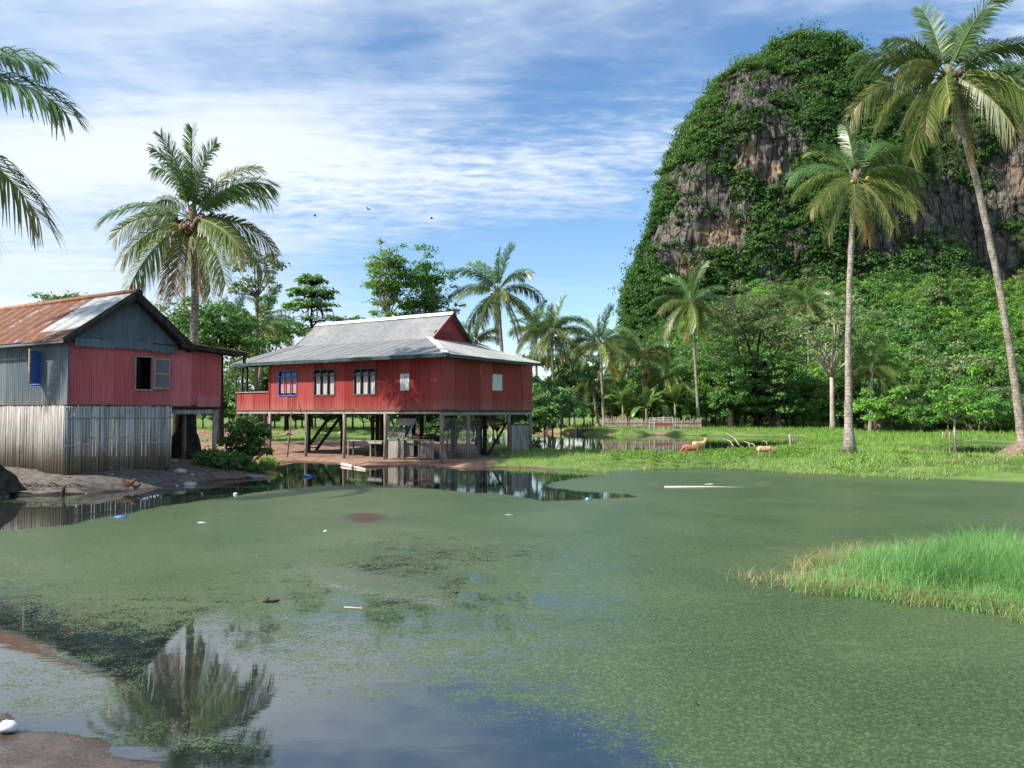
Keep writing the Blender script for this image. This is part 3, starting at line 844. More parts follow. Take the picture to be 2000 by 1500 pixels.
LV_A = [(812, 1198, 1960), (762, 1204, 1950), (704, 1216, 1940), (647, 1232, 1930), (608, 1240, 1915), (570, 1248, 1900), (531, 1260, 1890), (493, 1272, 1875), (454, 1282, 1860), (416, 1292, 1842), (377, 1304, 1822), (339, 1316, 1800), (310, 1332, 1785), (281, 1350, 1768),
        (252, 1362, 1752), (223, 1384, 1735), (194, 1408, 1722), (175, 1424, 1714), (146, 1462, 1702), (127, 1484, 1690), (113, 1502, 1672), (100, 1525, 1640), (92, 1545, 1612), (89, 1585, 1580)]
LV_B = [(812, 1640, 2900), (700, 1650, 2880), (560, 1680, 2840), (400, 1700, 2800), (300, 1712, 2760), (255, 1722, 2720), (232, 1745, 2690), (216, 1775, 2650), (208, 1820, 2560), (204, 1900, 2420), (201, 2000, 2280), (199, 2130, 2132)]
spots = []
for args in ((('cliff', LV_A, 225.0, 0.62, 101, 'sheer karst tower of grey limestone with ochre patches')), (('cliff_wall', LV_B, 262.0, 0.7, 131, 'long karst wall with a flat wooded top behind the tall palms', 0.72))):
    cen, nrm, w, rim = tower(*args)
    n = 5600 if args[0] == 'cliff' else 3000
    p = w / w.sum()
    pick = rngm.choice(len(cen), n, p=p)
    spots.append((cen[pick], nrm[pick]))
Cn = np.vstack([s[0] for s in spots]); Nn = np.vstack([s[1] for s in spots])
k = len(Cn)
rad = rngm.uniform(0.8, 2.3, k) * np.where(rngm.random(k) < 0.14, 1.6, 1.0) * np.where(Nn[:, 2] > 0.45, 1.25, 1.0)
hang = (rngm.random(k) < 0.42) & (Nn[:, 2] < 0.35)
R3 = np.stack([rad, rad, rad * np.where(hang, rngm.uniform(1.5, 2.8, k), 0.75)], 1)
Cc = Cn + Nn * (rad * 0.35)[:, None] + np.array([0, 0, 1.0]) * np.where(hang, -0.6, 0.3)[:, None] * rad[:, None]
tone = np.clip(0.5 + 0.9 * fbm(Cc[:, 0] * 0.06, Cc[:, 1] * 0.06, Cc[:, 2] * 0.06, 3, 55) + rngm.normal(size=k) * 0.22, 0, 1)
LVv, LVa = leaf_quads(rngm, Cc, 62, R3, 0.78, 0.55, 0.7, cl=tone)
me = mesh_np('cliff_foliage', LVv, quads(len(LVv) // 4), {'v': LVa})
link('cliff_foliage', me, L_MTN, kind='stuff', label='shrubs and creepers covering the karst cliff', cat='foliage')

# ------------------------------------------------------------------ broadleaf trees
def limb(rng, a, b, r0, r1, mb, bend=0.12, n=5):
    a = Vector(a); b = Vector(b)
    L = (b - a).length
    off = Vector((rng.normal(), rng.normal(), abs(rng.normal()) * 0.6)) * L * bend
    pts = []
    for i in range(n + 1):
        t = i / n
        pts.append(a.lerp(b, t) + off * (4 * t * (1 - t)) * 0.5)
    mb.tube(pts, [r0 + (r1 - r0) * i / n for i in range(n + 1)], 6)
    return pts

def crown_tree(seed, H, rx, ry, rz, trunk_h, tr, n_cl, cl_r, n_leaf, leaf, shape='round', lean=(0, 0), hollow=0.45, n_limb=7, bend_l=None):
    """local origin at the foot. returns trunk mesh, crown mesh"""
    rng = np.random.default_rng(seed)
    cz = H - rz
    C = []
    while len(C) < n_cl:
        d = rng.normal(size=3); d /= np.linalg.norm(d)
        r = hollow + (1 - hollow) * rng.random() ** 0.7
        if shape == 'layer':
            lev = rng.integers(0, 5)
            zz = -0.85 + 1.75 * lev / 4
            rr = (1.0 - 0.82 * (lev / 4) ** 2.0) * (0.75 + 0.25 * math.sin(seed + lev * 2.1)) * math.sqrt(rng.random())
            a = rng.random() * 2 * math.pi
            q = np.array([rr * math.cos(a) * rx, rr * math.sin(a) * ry, zz * rz + 0.06 * rz * rng.normal()])
        elif shape == 'flat':
            q = np.array([d[0] * r * rx, d[1] * r * ry, abs(d[2]) * r * rz * 1.2 - 0.2 * rz])
        else:
            if d[2] < -0.8: continue
            wob = 1 + 0.28 * math.sin(3.1 * math.atan2(d[1], d[0]) + seed) + 0.18 * math.sin(5 * d[2] + seed * 1.7)
            q = np.array([d[0] * rx, d[1] * ry, d[2] * rz]) * r * wob
        C.append(q + np.array([lean[0], lean[1], cz]))
    C = np.array(C)
    flatz = 0.45 if shape in ('layer', 'flat') else 0.72
    rr = cl_r * rng.uniform(0.6, 1.3, len(C))
    Vv, Va = leaf_quads(rng, C, n_leaf, np.stack([rr, rr, rr * flatz], 1), leaf, 0.65, 0.6)
    crown = mesh_np('crown', Vv, quads(len(Vv) // 4), {'v': Va})
    mb = MB()
    top = Vector((lean[0] * 0.8, lean[1] * 0.8, max(trunk_h, 0.2)))
    mb.tube([(0, 0, -0.4), (0.02 * H * 0.1, 0, trunk_h * 0.12), (lean[0] * 0.3, lean[1] * 0.3, trunk_h * 0.5), top], [tr * 1.5, tr * 1.1, tr * 0.9, tr * 0.75], 9)
    if shape == 'layer':
        mb.tube([top, (lean[0], lean[1], H * 0.99)], [tr * 0.7, tr * 0.12], 6)
    order = rng.permutation(len(C))[:n_limb]
    for j in order:
        st = top if shape != 'layer' else Vector((lean[0], lean[1], max(trunk_h, C[j][2] - 0.3)))
        pts = limb(rng, st, C[j], tr * (0.5 if bend_l is None else bend_l) if shape != 'layer' else tr * 0.3, tr * 0.10, mb)
        for m_ in range(2):
            kk = rng.integers(0, len(C))
            if np.linalg.norm(C[kk] - np.array(pts[3])) < max(rx, rz) * 0.9:
                limb(rng, pts[3], C[kk], tr * 0.22, tr * 0.05, mb, n=3)
    return mb.mesh('trunk', True), crown

def plant_tree(name, label, cat, px, Y, meshes, lm, bm, scale=1.0, rz=0.0, group=None, z=None, X=None, sz=1.0):
    x = (px - 1000.0) / F * Y if X is None else X
    zz = float(ground_z(np.array([x]), np.array([Y]))[0]) if z is None else z
    r = empty(name, label, cat, (x, Y, zz), rz, group)
    r.scale = (scale, scale, scale * sz)
    t = bpy.data.objects.new('trunk', meshes[0]); c = bpy.data.objects.new('crown', meshes[1])
    for o, m in ((t, bm), (c, lm)):
        COL.objects.link(o); o.parent = r
        if not o.data.materials: o.data.materials.append(m)
    return r
def px_m(n, Y): return n / F * Y
def zof(py, Y): return at(1000, py, Y).z
def tree_at(name, label, px, py_top, Y, rx_px, rz_px, lm, bm, seed, trunk_h=None, tr=0.2, n_cl=40, cl=None, n_leaf=60, leaf=0.3, group='broadleaf trees round the pond', cat='tree', **kw):
    x = (px - 1000.0) / F * Y
    g = float(ground_z(np.array([x]), np.array([Y]))[0])
    H = zof(py_top, Y) - g
    rx = px_m(rx_px, Y); rz = px_m(rz_px, Y)
    ms = crown_tree(seed, H, rx, rx * 0.9, rz, (H - 2 * rz + rz * 0.35) if trunk_h is None else trunk_h, tr, n_cl, cl or rx * 0.30, n_leaf, leaf, **kw)
    return plant_tree(name, label, cat, px, Y, ms, lm, bm, group=group)

# trees behind the houses
tree_at('broadleaf_tree', 'dense dark tree behind the small house, under the palm crown', 430, 592, 46, 95, 62, L_DARK, BARK_DARK, 21, tr=0.22, n_cl=75, n_leaf=75, leaf=0.30, cl=0.95)
tree_at('broadleaf_tree', 'dark shady tree close behind the roof edge of the small house', 345, 612, 50, 70, 60, L_DARK, BARK_DARK, 24, tr=0.22, n_cl=50, n_leaf=75, leaf=0.30, cl=0.95)
tree_at('broadleaf_tree', 'thin light-leaved tree reaching out to the right behind the fruiting palm', 500, 478, 52, 52, 62, L_GREY, BARK, 22, tr=0.14, n_cl=34, n_leaf=38, leaf=0.28, cl=0.62, n_limb=12)
tree_at('broadleaf_tree', 'green treetop showing over the rusty roof', 118, 574, 60, 60, 22, L_MID, BARK, 23, tr=0.2, n_cl=26, n_leaf=55, leaf=0.32, cl=0.8)
tree_at('tiered_tree', 'tree with flat tiers of branches left of the grey ridge', 607, 542, 58, 128, 60, L_MID, BARK_DARK, 25, tr=0.16, n_cl=150, n_leaf=26, leaf=0.33, cl=0.62, shape='layer', n_limb=26)
tree_at('broadleaf_tree', 'tall slender pale green tree, left one of the pair over the red house', 757, 463, 66, 50, 98, L_BRIGHT, BARK_PALE, 26, tr=0.15, n_cl=150, n_leaf=46, leaf=0.27, cl=0.72, n_limb=14, hollow=0.3)
tree_at('broadleaf_tree', 'fuller green tree, right one of the pair over the red house', 828, 484, 68, 54, 92, L_MID, BARK_PALE, 27, tr=0.15, n_cl=170, n_leaf=48, leaf=0.27, cl=0.76, n_limb=14, hollow=0.3)
tree_at('broadleaf_tree', 'low dark tree in the gap between the two houses', 520, 640, 62, 60, 66, L_DARK, BARK_DARK, 28, tr=0.2, n_cl=50, n_leaf=60, leaf=0.32, cl=1.0)
tree_at('broadleaf_tree', 'shaded tree just above the porch rail of the red house', 470, 690, 66, 60, 60, L_DARK, BARK_DARK, 29, tr=0.2, n_cl=46, n_leaf=60, leaf=0.32, cl=1.1)
tree_at('broadleaf_tree', 'dark green tree behind the porch posts of the red house', 560, 668, 70, 45, 50, L_DARK, BARK_DARK, 30, tr=0.2, n_cl=36, n_leaf=60, leaf=0.32, cl=1.0)
# trees in front of the cliff
tree_at('broadleaf_tree', 'big dark tree hung with creepers below the cliff', 1478, 556, 86, 88, 112, L_GREY, BARK_DARK, 31, tr=0.3, n_cl=120, n_leaf=62, leaf=0.36, cl=1.05, n_limb=12)
tree_at('broadleaf_tree', 'creeper-clad thick trunk tree right of the bamboo fence', 1428, 690, 83, 48, 68, L_DARK, BARK_DARK, 32, tr=0.35, n_cl=60, n_leaf=60, leaf=0.34, cl=0.8)
tree_at('broadleaf_tree', 'dark creeper-covered tree with a hollow at its foot', 1520, 680, 83, 42, 72, L_DARK, BARK_DARK, 33, tr=0.35, n_cl=54, n_leaf=60, leaf=0.34, cl=0.8)
tree_at('pale_trunk_tree', 'spreading tree with a smooth pale trunk and forked limbs', 1625, 582, 80, 86, 64, L_GREY, BARK_PALE, 34, trunk_h=5.4, tr=0.25, n_cl=84, n_leaf=46, leaf=0.36, cl=1.0, n_limb=16, hollow=0.62, bend_l=0.55)
tree_at('broadleaf_tree', 'round bright yellow-green tree at the foot of the cliff', 1790, 562, 150, 54, 52, L_BRIGHT, BARK, 35, tr=0.25, n_cl=60, n_leaf=60, leaf=0.42, cl=1.05)
tree_at('young_tree', 'small bright tree standing in the pool on the right', 1863, 752, 40.5, 50, 40, L_BRIGHT, BARK_PALE, 36, tr=0.06, n_cl=60, n_leaf=34, leaf=0.20, cl=0.36, n_limb=20, hollow=0.2)
tree_at('broadleaf_tree', 'mid-green tree between the pale trunk and the leaning palm', 1690, 640, 84, 52, 62, L_MID, BARK, 37, tr=0.2, n_cl=56, n_leaf=55, leaf=0.36, cl=0.95)
tree_at('broadleaf_tree', 'leafy tree filling the gap behind the bamboo fence', 1395, 640, 92, 55, 72, L_MID, BARK, 38, tr=0.2, n_cl=56, n_leaf=60, leaf=0.38, cl=1.1)

# forest on the slope: individual trees that share crowns
protos = []
for i in range(6):
    protos.append(crown_tree(300 + i, 7.4 + i * 0.5, 3.7 + 0.25 * (i % 3), 3.6, 3.5 + 0.3 * (i % 2), 2.0, 0.2, 56, 1.15, 52, 0.50))
mats_forest = [L_MID, L_BRIGHT, L_MID, L_BRIGHT, L_GREY, L_DARK]
for i, pm in enumerate(protos):
    pm[1].materials.append(mats_forest[i]); pm[0].materials.append(BARK)
rf = random.Random(5)
placed = []
tries = 0
while len(placed) < 300 and tries < 20000:
    tries += 1
    Y = rf.uniform(92, 208)
    px = rf.uniform(1215, 2080) if len(placed) < 270 else rf.uniform(2080, 2700)
    x = (px - 1000) / F * Y
    if any((x - a) ** 2 + (Y - b) ** 2 < 3.6 ** 2 for a, b in placed): continue
    placed.append((x, Y))
    k = rf.randrange(6)
    s = rf.uniform(0.7, 1.2)
    far = Y > 150
    tone_ = ['mid-green', 'bright green', 'rounded green', 'yellow-green', 'grey-green', 'dark green'][k]
    sz_ = 'small' if s < 0.85 else ('big' if s > 1.07 else 'middling')
    zone_ = 'left of the creeper trees' if px < 1390 else 'behind the creeper trees' if px < 1560 else 'behind the pale trunk tree' if px < 1665 else 'right of the straight palm' if px < 1760 else 'round the bright round tree' if px < 1850 else 'left of the leaning palm trunk' if px < 1950 else 'at the right edge by the leaning palm'
    lab = sz_ + ' ' + tone_ + ' crown ' + ('high under the cliff ' if far else 'low on the slope ') + zone_
    plant_tree('forest_tree', lab, 'tree', px, Y, protos[k], None, None, s, rf.uniform(0, 6.28), 'forest trees high under the cliff' if far else 'forest trees low on the slope', sz=rf.uniform(0.85, 1.15))

# wood edge and undergrowth along the far bank
bp = []
for i in range(5):
    bp.append(crown_tree(400 + i, 3.2 + 0.3 * i, 2.0, 1.8, 1.5, 0.7, 0.08, 30, 0.75, 60, 0.32, n_limb=9))
for i, pm in enumerate(bp):
    pm[1].materials.append([L_MID, L_DARK, L_BRIGHT, L_GREY, L_MID][i]); pm[0].materials.append(BARK)
def bush_label(px, k, s, what):
    size = 'low' if s < 0.95 else ('tall' if s > 1.25 else 'mid-sized')
    tone = ['green', 'dark green', 'bright green', 'grey-green', 'leafy green'][k]
    marks = ((440, 'behind the small house'), (530, 'between the two houses'), (600, 'behind the porch end of the red house'), (680, 'behind the stair of the red house'), (760, 'behind the plank bench'), (860, 'behind the plank pen'),
             (960, 'behind the lath screen'), (1060, 'behind the board gate'), (1130, 'just right of the red house'), (1180, 'left of the bamboo fence'), (1260, 'behind the left half of the bamboo fence'), (1370, 'behind the right half of the bamboo fence'),
             (1450, 'right of the bamboo fence'), (1540, 'under the creeper trees'), (1620, 'left of the pale trunk tree'), (1680, 'left of the straight tall palm'), (1760, 'right of the straight tall palm'), (1840, 'by the stemless palms'),
             (1910, 'behind the small bright tree'), (1990, 'left of the leaning palm foot'), (9999, 'right of the leaning palm foot'))
    for lim, t in marks:
        if px < lim: return size + ' ' + tone + ' bush ' + what + ' ' + t
def bush(px, Y, k, s, label, group='bushes along the far bank', sz=1.0):
    label = bush_label(px, k, s, {'undergrowth bushes at the wood edge': 'in the undergrowth', 'bushes behind the pools': 'on the bank', 'bushes at the front of the wood': 'at the wood front'}.get(group, 'beyond the water'))
    plant_tree('bush', label, 'bush', px, Y, bp[k], None, None, s, rf.uniform(0, 6.28), group, sz=sz)
for i in range(44):
    px = 1070 + i * 23 + rf.uniform(-8, 8)
    Y = rf.uniform(88, 97)
    bush(px, Y, rf.choice([0, 0, 1, 1, 2, 3, 4]), rf.uniform(0.9, 1.6), 'bush in the undergrowth at the foot of the wood', 'undergrowth bushes at the wood edge', rf.uniform(0.9, 1.5))
for i in range(34):
    px = 1380 + i * 20 + rf.uniform(-8, 8)
    bush(px, rf.uniform(84, 90), rf.choice([0, 2, 2, 3, 4]), rf.uniform(0.7, 1.3), 'sunlit bush among the tree trunks at the front of the wood', 'bushes at the front of the wood', rf.uniform(0.9, 1.5))
for i in range(20):
    px = 1700 + i * 21 + rf.uniform(-8, 8)
    bush(px, rf.uniform(72, 82), rf.choice([0, 2, 3, 4]), rf.uniform(0.7, 1.25), 'bush on the bank behind the right-hand pools', 'bushes behind the pools', rf.uniform(0.8, 1.4))
for i in range(44):
    px = 400 + i * 16 + rf.uniform(-8, 8)
    bush(px, rf.uniform(68, 82), rf.choice([1, 1, 1, 0, 3]), rf.uniform(0.9, 1.4), 'dark bush on the bank seen beneath the stilt house', 'bushes beyond the stilt house', rf.uniform(0.8, 1.3))

# a far-off wood closing the horizon
rng = np.random.default_rng(77)
n = 900
ang = rng.uniform(-1.0, 0.12, n)
dist = rng.uniform(190, 260, n)
C = np.stack([np.tan(ang) * dist, dist, rng.uniform(0.5, 5.0, n)], 1)
Vv, Va = leaf_quads(rng, C, 40, np.stack([rng.uniform(2, 4, n)] * 2 + [rng.uniform(1.5, 3, n)], 1), 0.9, 0.5, 0.6)
me = mesh_np('distant_wood', Vv, quads(len(Vv) // 4), {'v': Va})
link('distant_wood', me, L_DARK, kind='stuff', label='low distant wood along the horizon', cat='wood')

# ------------------------------------------------------------------ palms
def frond_mesh(seed, L, e0, bend, npair=66, leaf=0.62, mat=None, hang=0.35, dead=0.0):
    """a coconut frond growing along +X from the origin, e0/bend in degrees"""
    rng = np.random.default_rng(seed)
    n = 16
    pts = [np.zeros(3)]
    el = []
    curl = rng.uniform(-0.16, 0.16)
    for i in range(n):
        s = (i + 0.5) / n
        e = R(e0 - bend * (0.18 * s + 0.82 * s ** 1.7))
        a = curl * s
        el.append((e, a))
        pts.append(pts[-1] + np.array([math.cos(e) * math.cos(a), math.cos(e) * math.sin(a), math.sin(e)]) * (L / n))
    pts = np.array(pts)
    V, Fq, Av, As = [], [], [], []
    def add(vs, v, s):
        b = len(V)
        V.extend(vs); Av.extend([v] * len(vs)); As.extend([s] * len(vs))
        return b
    # midrib, a 3-sided taper
    rings = []
    for i in range(n + 1):
        s = i / n
        e, a = el[min(i, n - 1)]
        t = np.array([math.cos(e) * math.cos(a), math.cos(e) * math.sin(a), math.sin(e)])
        side = np.array([-math.sin(a), math.cos(a), 0.0]); up = np.cross(t, side)
        r = 0.048 * (1 - s) ** 0.8 + 0.006
        rings.append(add([pts[i] + side * r, pts[i] + up * r * -0.9, pts[i] - side * r, pts[i] + up * r * 0.4], 0.95, s))
    for i in range(n):
        for k in range(4):
            Fq.append((rings[i] + k, rings[i] + (k + 1) % 4, rings[i + 1] + (k + 1) % 4, rings[i + 1] + k))
    tw0 = rng.uniform(0.40, 1.15) * rng.choice((-1, 1)); tw = rng.uniform(-0.5, 0.5)
    for j in range(npair):
        s = 0.13 + 0.87 * (j + 0.5) / npair
        fi = s * n; i = min(int(fi), n - 1)
        p = pts[i] + (pts[i + 1] - pts[i]) * (fi - i)
        e, a = el[i]
        t = np.array([math.cos(e) * math.cos(a), math.cos(e) * math.sin(a), math.sin(e)])
        side0 = np.array([-math.sin(a), math.cos(a), 0.0]); up0 = np.cross(t, side0)
        c_, s_ = math.cos(tw0 + tw * s), math.sin(tw0 + tw * s)
        side = side0 * c_ + up0 * s_; up = up0 * c_ - side0 * s_
        ln = leaf * (0.55 + 0.9 * s - 1.15 * max(0, s - 0.45) ** 1.15) * (1.0 if s < 0.9 else 0.9 - (s - 0.9) * 2.5)
        ln = max(ln, 0.2)
        ph = R(62 - 34 * s)
        for sg in (-1, 1):
            if rng.random() < 0.04 + dead: continue
            q = ph + rng.normal() * 0.09
            d = side * (sg * math.sin(q)) + t * math.cos(q) + up * (0.22 + rng.normal() * 0.10)
            d /= np.linalg.norm(d)
            l = ln * rng.uniform(0.85, 1.1)
            g = np.array([0, 0, -1.0]) * l
            h = hang * rng.uniform(0.7, 1.4)
            p1 = p + d * l * 0.5 + g * h * 0.25
            p2 = p + d * l * (0.98 - 0.25 * min(h, 1)) + g * h * 1.0
            wv = np.cross(d, up); wv = t * 0.9 + wv * 0.2; wv /= np.linalg.norm(wv)
            w = 0.047 + 0.017 * rng.random()
            tone = float(np.clip(rng.normal() * 0.2 + 0.42, 0, 1))
            b = add([p - wv * w * .5, p + wv * w * .5, p1 + wv * w * .62, p1 - wv * w * .62, p2 + wv * w * .12, p2 - wv * w * .12], tone, s)
            Fq.append((b, b + 1, b + 2, b + 3)); Fq.append((b + 3, b + 2, b + 4, b + 5))
    me = mesh_np('frond', np.array(V), np.array(Fq), {'v': Av, 's': As})
    me.materials.append(mat)
    return me

#        name: e0, bend, materials, hang
FCLS = {'A': (84, 30, L_PALM, 0.20), 'B': (70, 62, L_PALM, 0.30), 'C': (52, 74, L_PALM, 0.38), 'D': (30, 74, L_PALM, 0.42), 'E': (8, 66, L_PALM_OLD, 0.5),
        'F': (-16, 50, L_PALM_OLD, 0.5), 'G': (-40, 36, L_PALM_OLD, 0.5), 'H': (-60, 26, L_PALM_DRY, 0.55), 'Y': (66, 70, L_PALM_OLD, 0.3), 'K': (30, 105, L_PALM_OLD, 0.6)}
FR = {}
for ci, (k, (e0, bd, mt, hg)) in enumerate(FCLS.items()):
    FR[k] = [frond_mesh(900 + ci * 10 + v, 4.4, e0 + (v - 1) * 4, bd + (v - 1) * 6, 92, 1.16, mt, hg, 0.10 if k == 'H' else 0.0) for v in range(3)]

def palm(name, label, foot, crown, bow, r0, r1, fronds, fl=1.0, group=None, nuts=0, seed=0, nut_mat=None, bole=0.0, sheath=True):
    """fronds: list of (class, azimuth deg, size); azimuth 0 = right in the picture, 90 = away"""
    rg = random.Random(seed)
    foot = Vector(foot); crown = Vector(crown)
    root = empty(name, label, 'palm tree', foot, 0, group or 'coconut palms')
    c = crown - foot
    n = 22
    pts, rad = [], []
    for i in range(n + 1):
        t = i / n
        p = c * t + Vector(bow) * (4 * t * (1 - t)) + Vector((rg.uniform(-1, 1), rg.uniform(-1, 1), 0)) * r1 * 0.10
        pts.append(p)
        r = r1 + (r0 - r1) * math.exp(-t * c.length / 2.2)
        r += r0 * 0.6 * math.exp(-t * c.length / 0.4) + bole * math.exp(-(t * c.length / 1.15) ** 2)
        if t > 0.94: r *= 1.12
        rad.append(r * (1 + 0.03 * math.sin(i * 9.1)))
    pts[0] = pts[0] + Vector((0, 0, -0.3))
    MB().tube(pts, rad, 12).build('trunk', TRUNK_PALM, root, True)
    top = c
    if sheath:
        mb = MB()
        mb.ball(top + Vector((0, 0, 0.10)), (r1 * 1.35, r1 * 1.35, 0.50), 9, 6, 0.15, rg)
        for k in range(9):
            a = rg.uniform(0, 6.28)
            mb.tube([top + Vector((0, 0, 0.05)), top + Vector((math.cos(a) * r1 * 2.2, math.sin(a) * r1 * 2.2, rg.uniform(-0.15, 0.55)))], [0.06, 0.02], 5)
        mb.build('crownshaft', BARK, root, True)
    for q in fronds:
        k, az = q[0], q[1]
        s = (q[2] if len(q) > 2 else 1.0) * fl * rg.uniform(0.95, 1.05)
        o = bpy.data.objects.new('frond', rg.choice(FR[k]))
        COL.objects.link(o); o.parent = root
        a = R(az + rg.uniform(-6, 6))
        o.location = top + Vector((math.cos(a), math.sin(a), 0)) * r1 * 0.8 + Vector((0, 0, 0.25 if k in 'ABY' else 0.08))
        o.rotation_euler = (R(rg.uniform(-9, 9)), R(rg.uniform(-4, 4)), a)
        o.scale = (s, s * rg.choice((-1, 1)), s)
    for i in range(nuts):
        a = rg.uniform(0, 6.28); e = rg.uniform(-0.75, 0.35)
        mb = MB().ball((0, 0, 0), (0.125, 0.125, 0.155), 8, 6)
        o = mb.build('coconut', (COCONUT if nut_mat is None else nut_mat), root, True)
        rr = rg.uniform(0.34, 0.74)
        o.location = top + Vector((math.cos(a) * rr, math.sin(a) * rr, e * 0.8 - 0.16))
        o.rotation_euler = (rg.uniform(-.6, .6), rg.uniform(-.6, .6), 0)
    return root

def std_fronds(seed, n=19, dense=1.0):
    rg = random.Random(seed)
    out = []
    seq = ['A', 'B', 'B', 'C', 'C', 'C', 'D', 'D', 'D', 'D', 'E', 'E', 'E', 'F', 'F', 'F', 'G', 'G', 'H', 'H', 'G', 'F', 'E', 'D']
    for i in range(n):
        out.append((seq[i % len(seq)], i * 137.5 + rg.uniform(-14, 14), rg.uniform(0.85, 1.08)))
    return out

# palm with ripe nuts behind the small house
Yp = 30.0
ft = at(358, 893, 28.6); ft.z = float(ground_z(np.array([ft.x]), np.array([ft.y]))[0]) - 0.05
palm('coconut_palm', 'coconut palm heavy with brown nuts behind the small house', ft, at(376, 428, Yp), (0.10, 0.3, 0), 0.27, 0.14,
     [('A', 60, .95), ('A', 200, .85), ('A', 310, .9), ('B', 245, .8), ('C', 65, .9), ('Y', 20, .9), ('B', 165, .9), ('B', 100, .9), ('C', 12, .95), ('C', 150, .7), ('D', 176, 1.05), ('C', 45, .95), ('E', -4, .98), ('E', 80, .9), ('E', 198, .8), ('F', 188, .85), ('F', -12, 1.05), ('F', 330, 1.0),
      ('G', 222, 1.0), ('G', -35, 1.05), ('H', 255, 1.0), ('H', 288, .95), ('H', 222, .95), ('H', 318, .95), ('G', 100, .9)],
     0.82, nuts=38, seed=3, bole=0.0)
fruit_palm = [o for o in SC.objects if o.get('label', '').startswith('coconut palm heavy')][0]
MOSSY = mat_simple('dark_mossy_bole', (0.016, 0.015, 0.012), (0.055, 0.048, 0.034), 4, 0.95, 0.1, bstr=0.9, bdist=0.06)
rb = random.Random(4)
MB().tube([(0.02 * i, 0.01 * i, z) for i, z in enumerate((-.2, .15, .5, .8, 1.05, 1.5, 2.0, 2.5))], [.72, .64, .58, .50, .37, .33, .31, .27], 14).build('root_bole', MOSSY, fruit_palm, True)
# palm at the left edge, mostly out of the picture
Y0 = 20.0
ft = at(-45, 930, 20.5); ft.z = float(ground_z(np.array([ft.x]), np.array([ft.y]))[0])
palm('coconut_palm', 'near coconut palm at the picture edge showing only its frond tips', ft, at(-232, 212, Y0), (-0.1, 0, 0), 0.27, 0.15,
     [('B', -12, 1.0), ('C', 6, 1.0), ('D', -5, 1.10), ('F', 4, 1.10), ('G', -8, 1.05), ('C', 100, 1.0), ('A', 150, 1.0), ('B', 190, 1), ('C', 150, 1), ('D', 200, 1), ('D', 130, 1), ('E', 170, 1), ('F', 230, 1), ('F', 110, 1), ('H', 200, 1), ('C', 265, .9), ('E', 255, .8), ('G', 150, 1)],
     1.0, seed=4, bole=0.45)
# tall palms on the right
ft = gnd(1659, 880, 0.42)
palm('coconut_palm', 'straight tall coconut palm on the grass bank with yellowing lower fronds', ft, at(1671, 352, 39.5), (-0.10, 0.2, 0), 0.25, 0.14,
     [('A', 80, .9), ('Y', 150, .85), ('B', 40, .95), ('B', 160, .8), ('B', 20, .85), ('C', 5, .95), ('C', 30, .95), ('C', 140, .7), ('D', 172, .95), ('D', 350, .9), ('E', 180, .95), ('D', 60, .9), ('E', -5, 1.0), ('E', 40, .9), ('F', 195, .98), ('F', -15, .98), ('F', 325, .95), ('F', 215, .9),
      ('G', 232, .95), ('G', 312, .95), ('H', 256, 1.0), ('H', 276, 1.0), ('G', 120, .9)],
     0.80, nuts=9, seed=5, nut_mat=COCONUT_G)
ft = at(2000, 880, 36.0); ft.z = float(ground_z(np.array([ft.x]), np.array([ft.y]))[0])
palm('coconut_palm', 'tallest coconut palm with a long leaning trunk at the right edge', ft, at(1852, 150, 36.0), (0.42, 0.0, 0.0), 0.26, 0.15,
     [('A', 110, 1.0), ('B', 20, 1.05), ('B', 60, .95), ('B', 150, .8), ('C', 165, 1.0), ('C', 10, 1.05), ('C', 200, .8), ('B', 280, .9), ('D', 5, 1.1), ('D', 182, 1.05), ('D', 330, 1.0), ('D', 60, 1), ('E', 178, 1.1), ('E', -2, 1.05), ('E', 205, .9), ('F', 190, 1.0), ('F', -12, 1.05), ('F', 230, 1.0), ('F', 320, 1.0), ('G', 215, 1.0),
      ('G', 248, 1.0), ('G', 300, 1.05), ('H', 272, 1.05), ('G', 100, .9), ('E', 90, .9)],
     1.0, nuts=10, seed=6)
# mound of roots and earth at its foot
def mound(name, label, cat, P, r, h, mat, seed, hole=0.0):
    rg = random.Random(seed)
    n, m = 22, 8
    vs, fs = [], []
    for j in range(m + 1):
        t = j / m
        rr = r * (1 - t) ** 0.75 + r * hole
        for k in range(n):
            a = 2 * math.pi * k / n
            q = rr * (1 + 0.16 * math.sin(3 * a + seed) + 0.10 * math.sin(7 * a + seed * 2) + rg.uniform(-.05, .05))
            vs.append((q * math.cos(a), q * math.sin(a), -0.25 + (h + 0.25) * t ** 0.9 + rg.uniform(-.03, .03)))
    for j in range(m):
        for k in range(n):
            k2 = (k + 1) % n
            fs.append((j * n + k, j * n + k2, (j + 1) * n + k2, (j + 1) * n + k))
    fs.append(tuple(m * n + k for k in range(n)))
    o = MB().add(vs, fs).build(name, mat, None, True, loc=P)
    return tag(o, label, cat)
EARTH_DARK = mat_simple('dark_root_earth', (0.028, 0.022, 0.018), (0.075, 0.060, 0.050), 4, 0.95, 0.1, bstr=0.9, bdist=0.06)
EARTH = mat_simple('pale_earth', (0.14, 0.10, 0.078), (0.27, 0.195, 0.15), 4, 0.95, 0.1, bstr=0.8, bdist=0.05)
p = at(2006, 886, 36.0); p.z = 0.25
mound('earth_mound', 'brown heap of roots and earth round the foot of the leaning palm', 'mound', p, 1.55, 0.75, EARTH, 3)
p = at(-30, 925, 20.5); p.z = 0.38
mound('earth_mound', 'dark root mound at the left edge beside the pale bamboo wall', 'mound', p, 0.85, 0.75, EARTH_DARK, 5)
p = at(425, 905, 27.6); p.z = 0.25
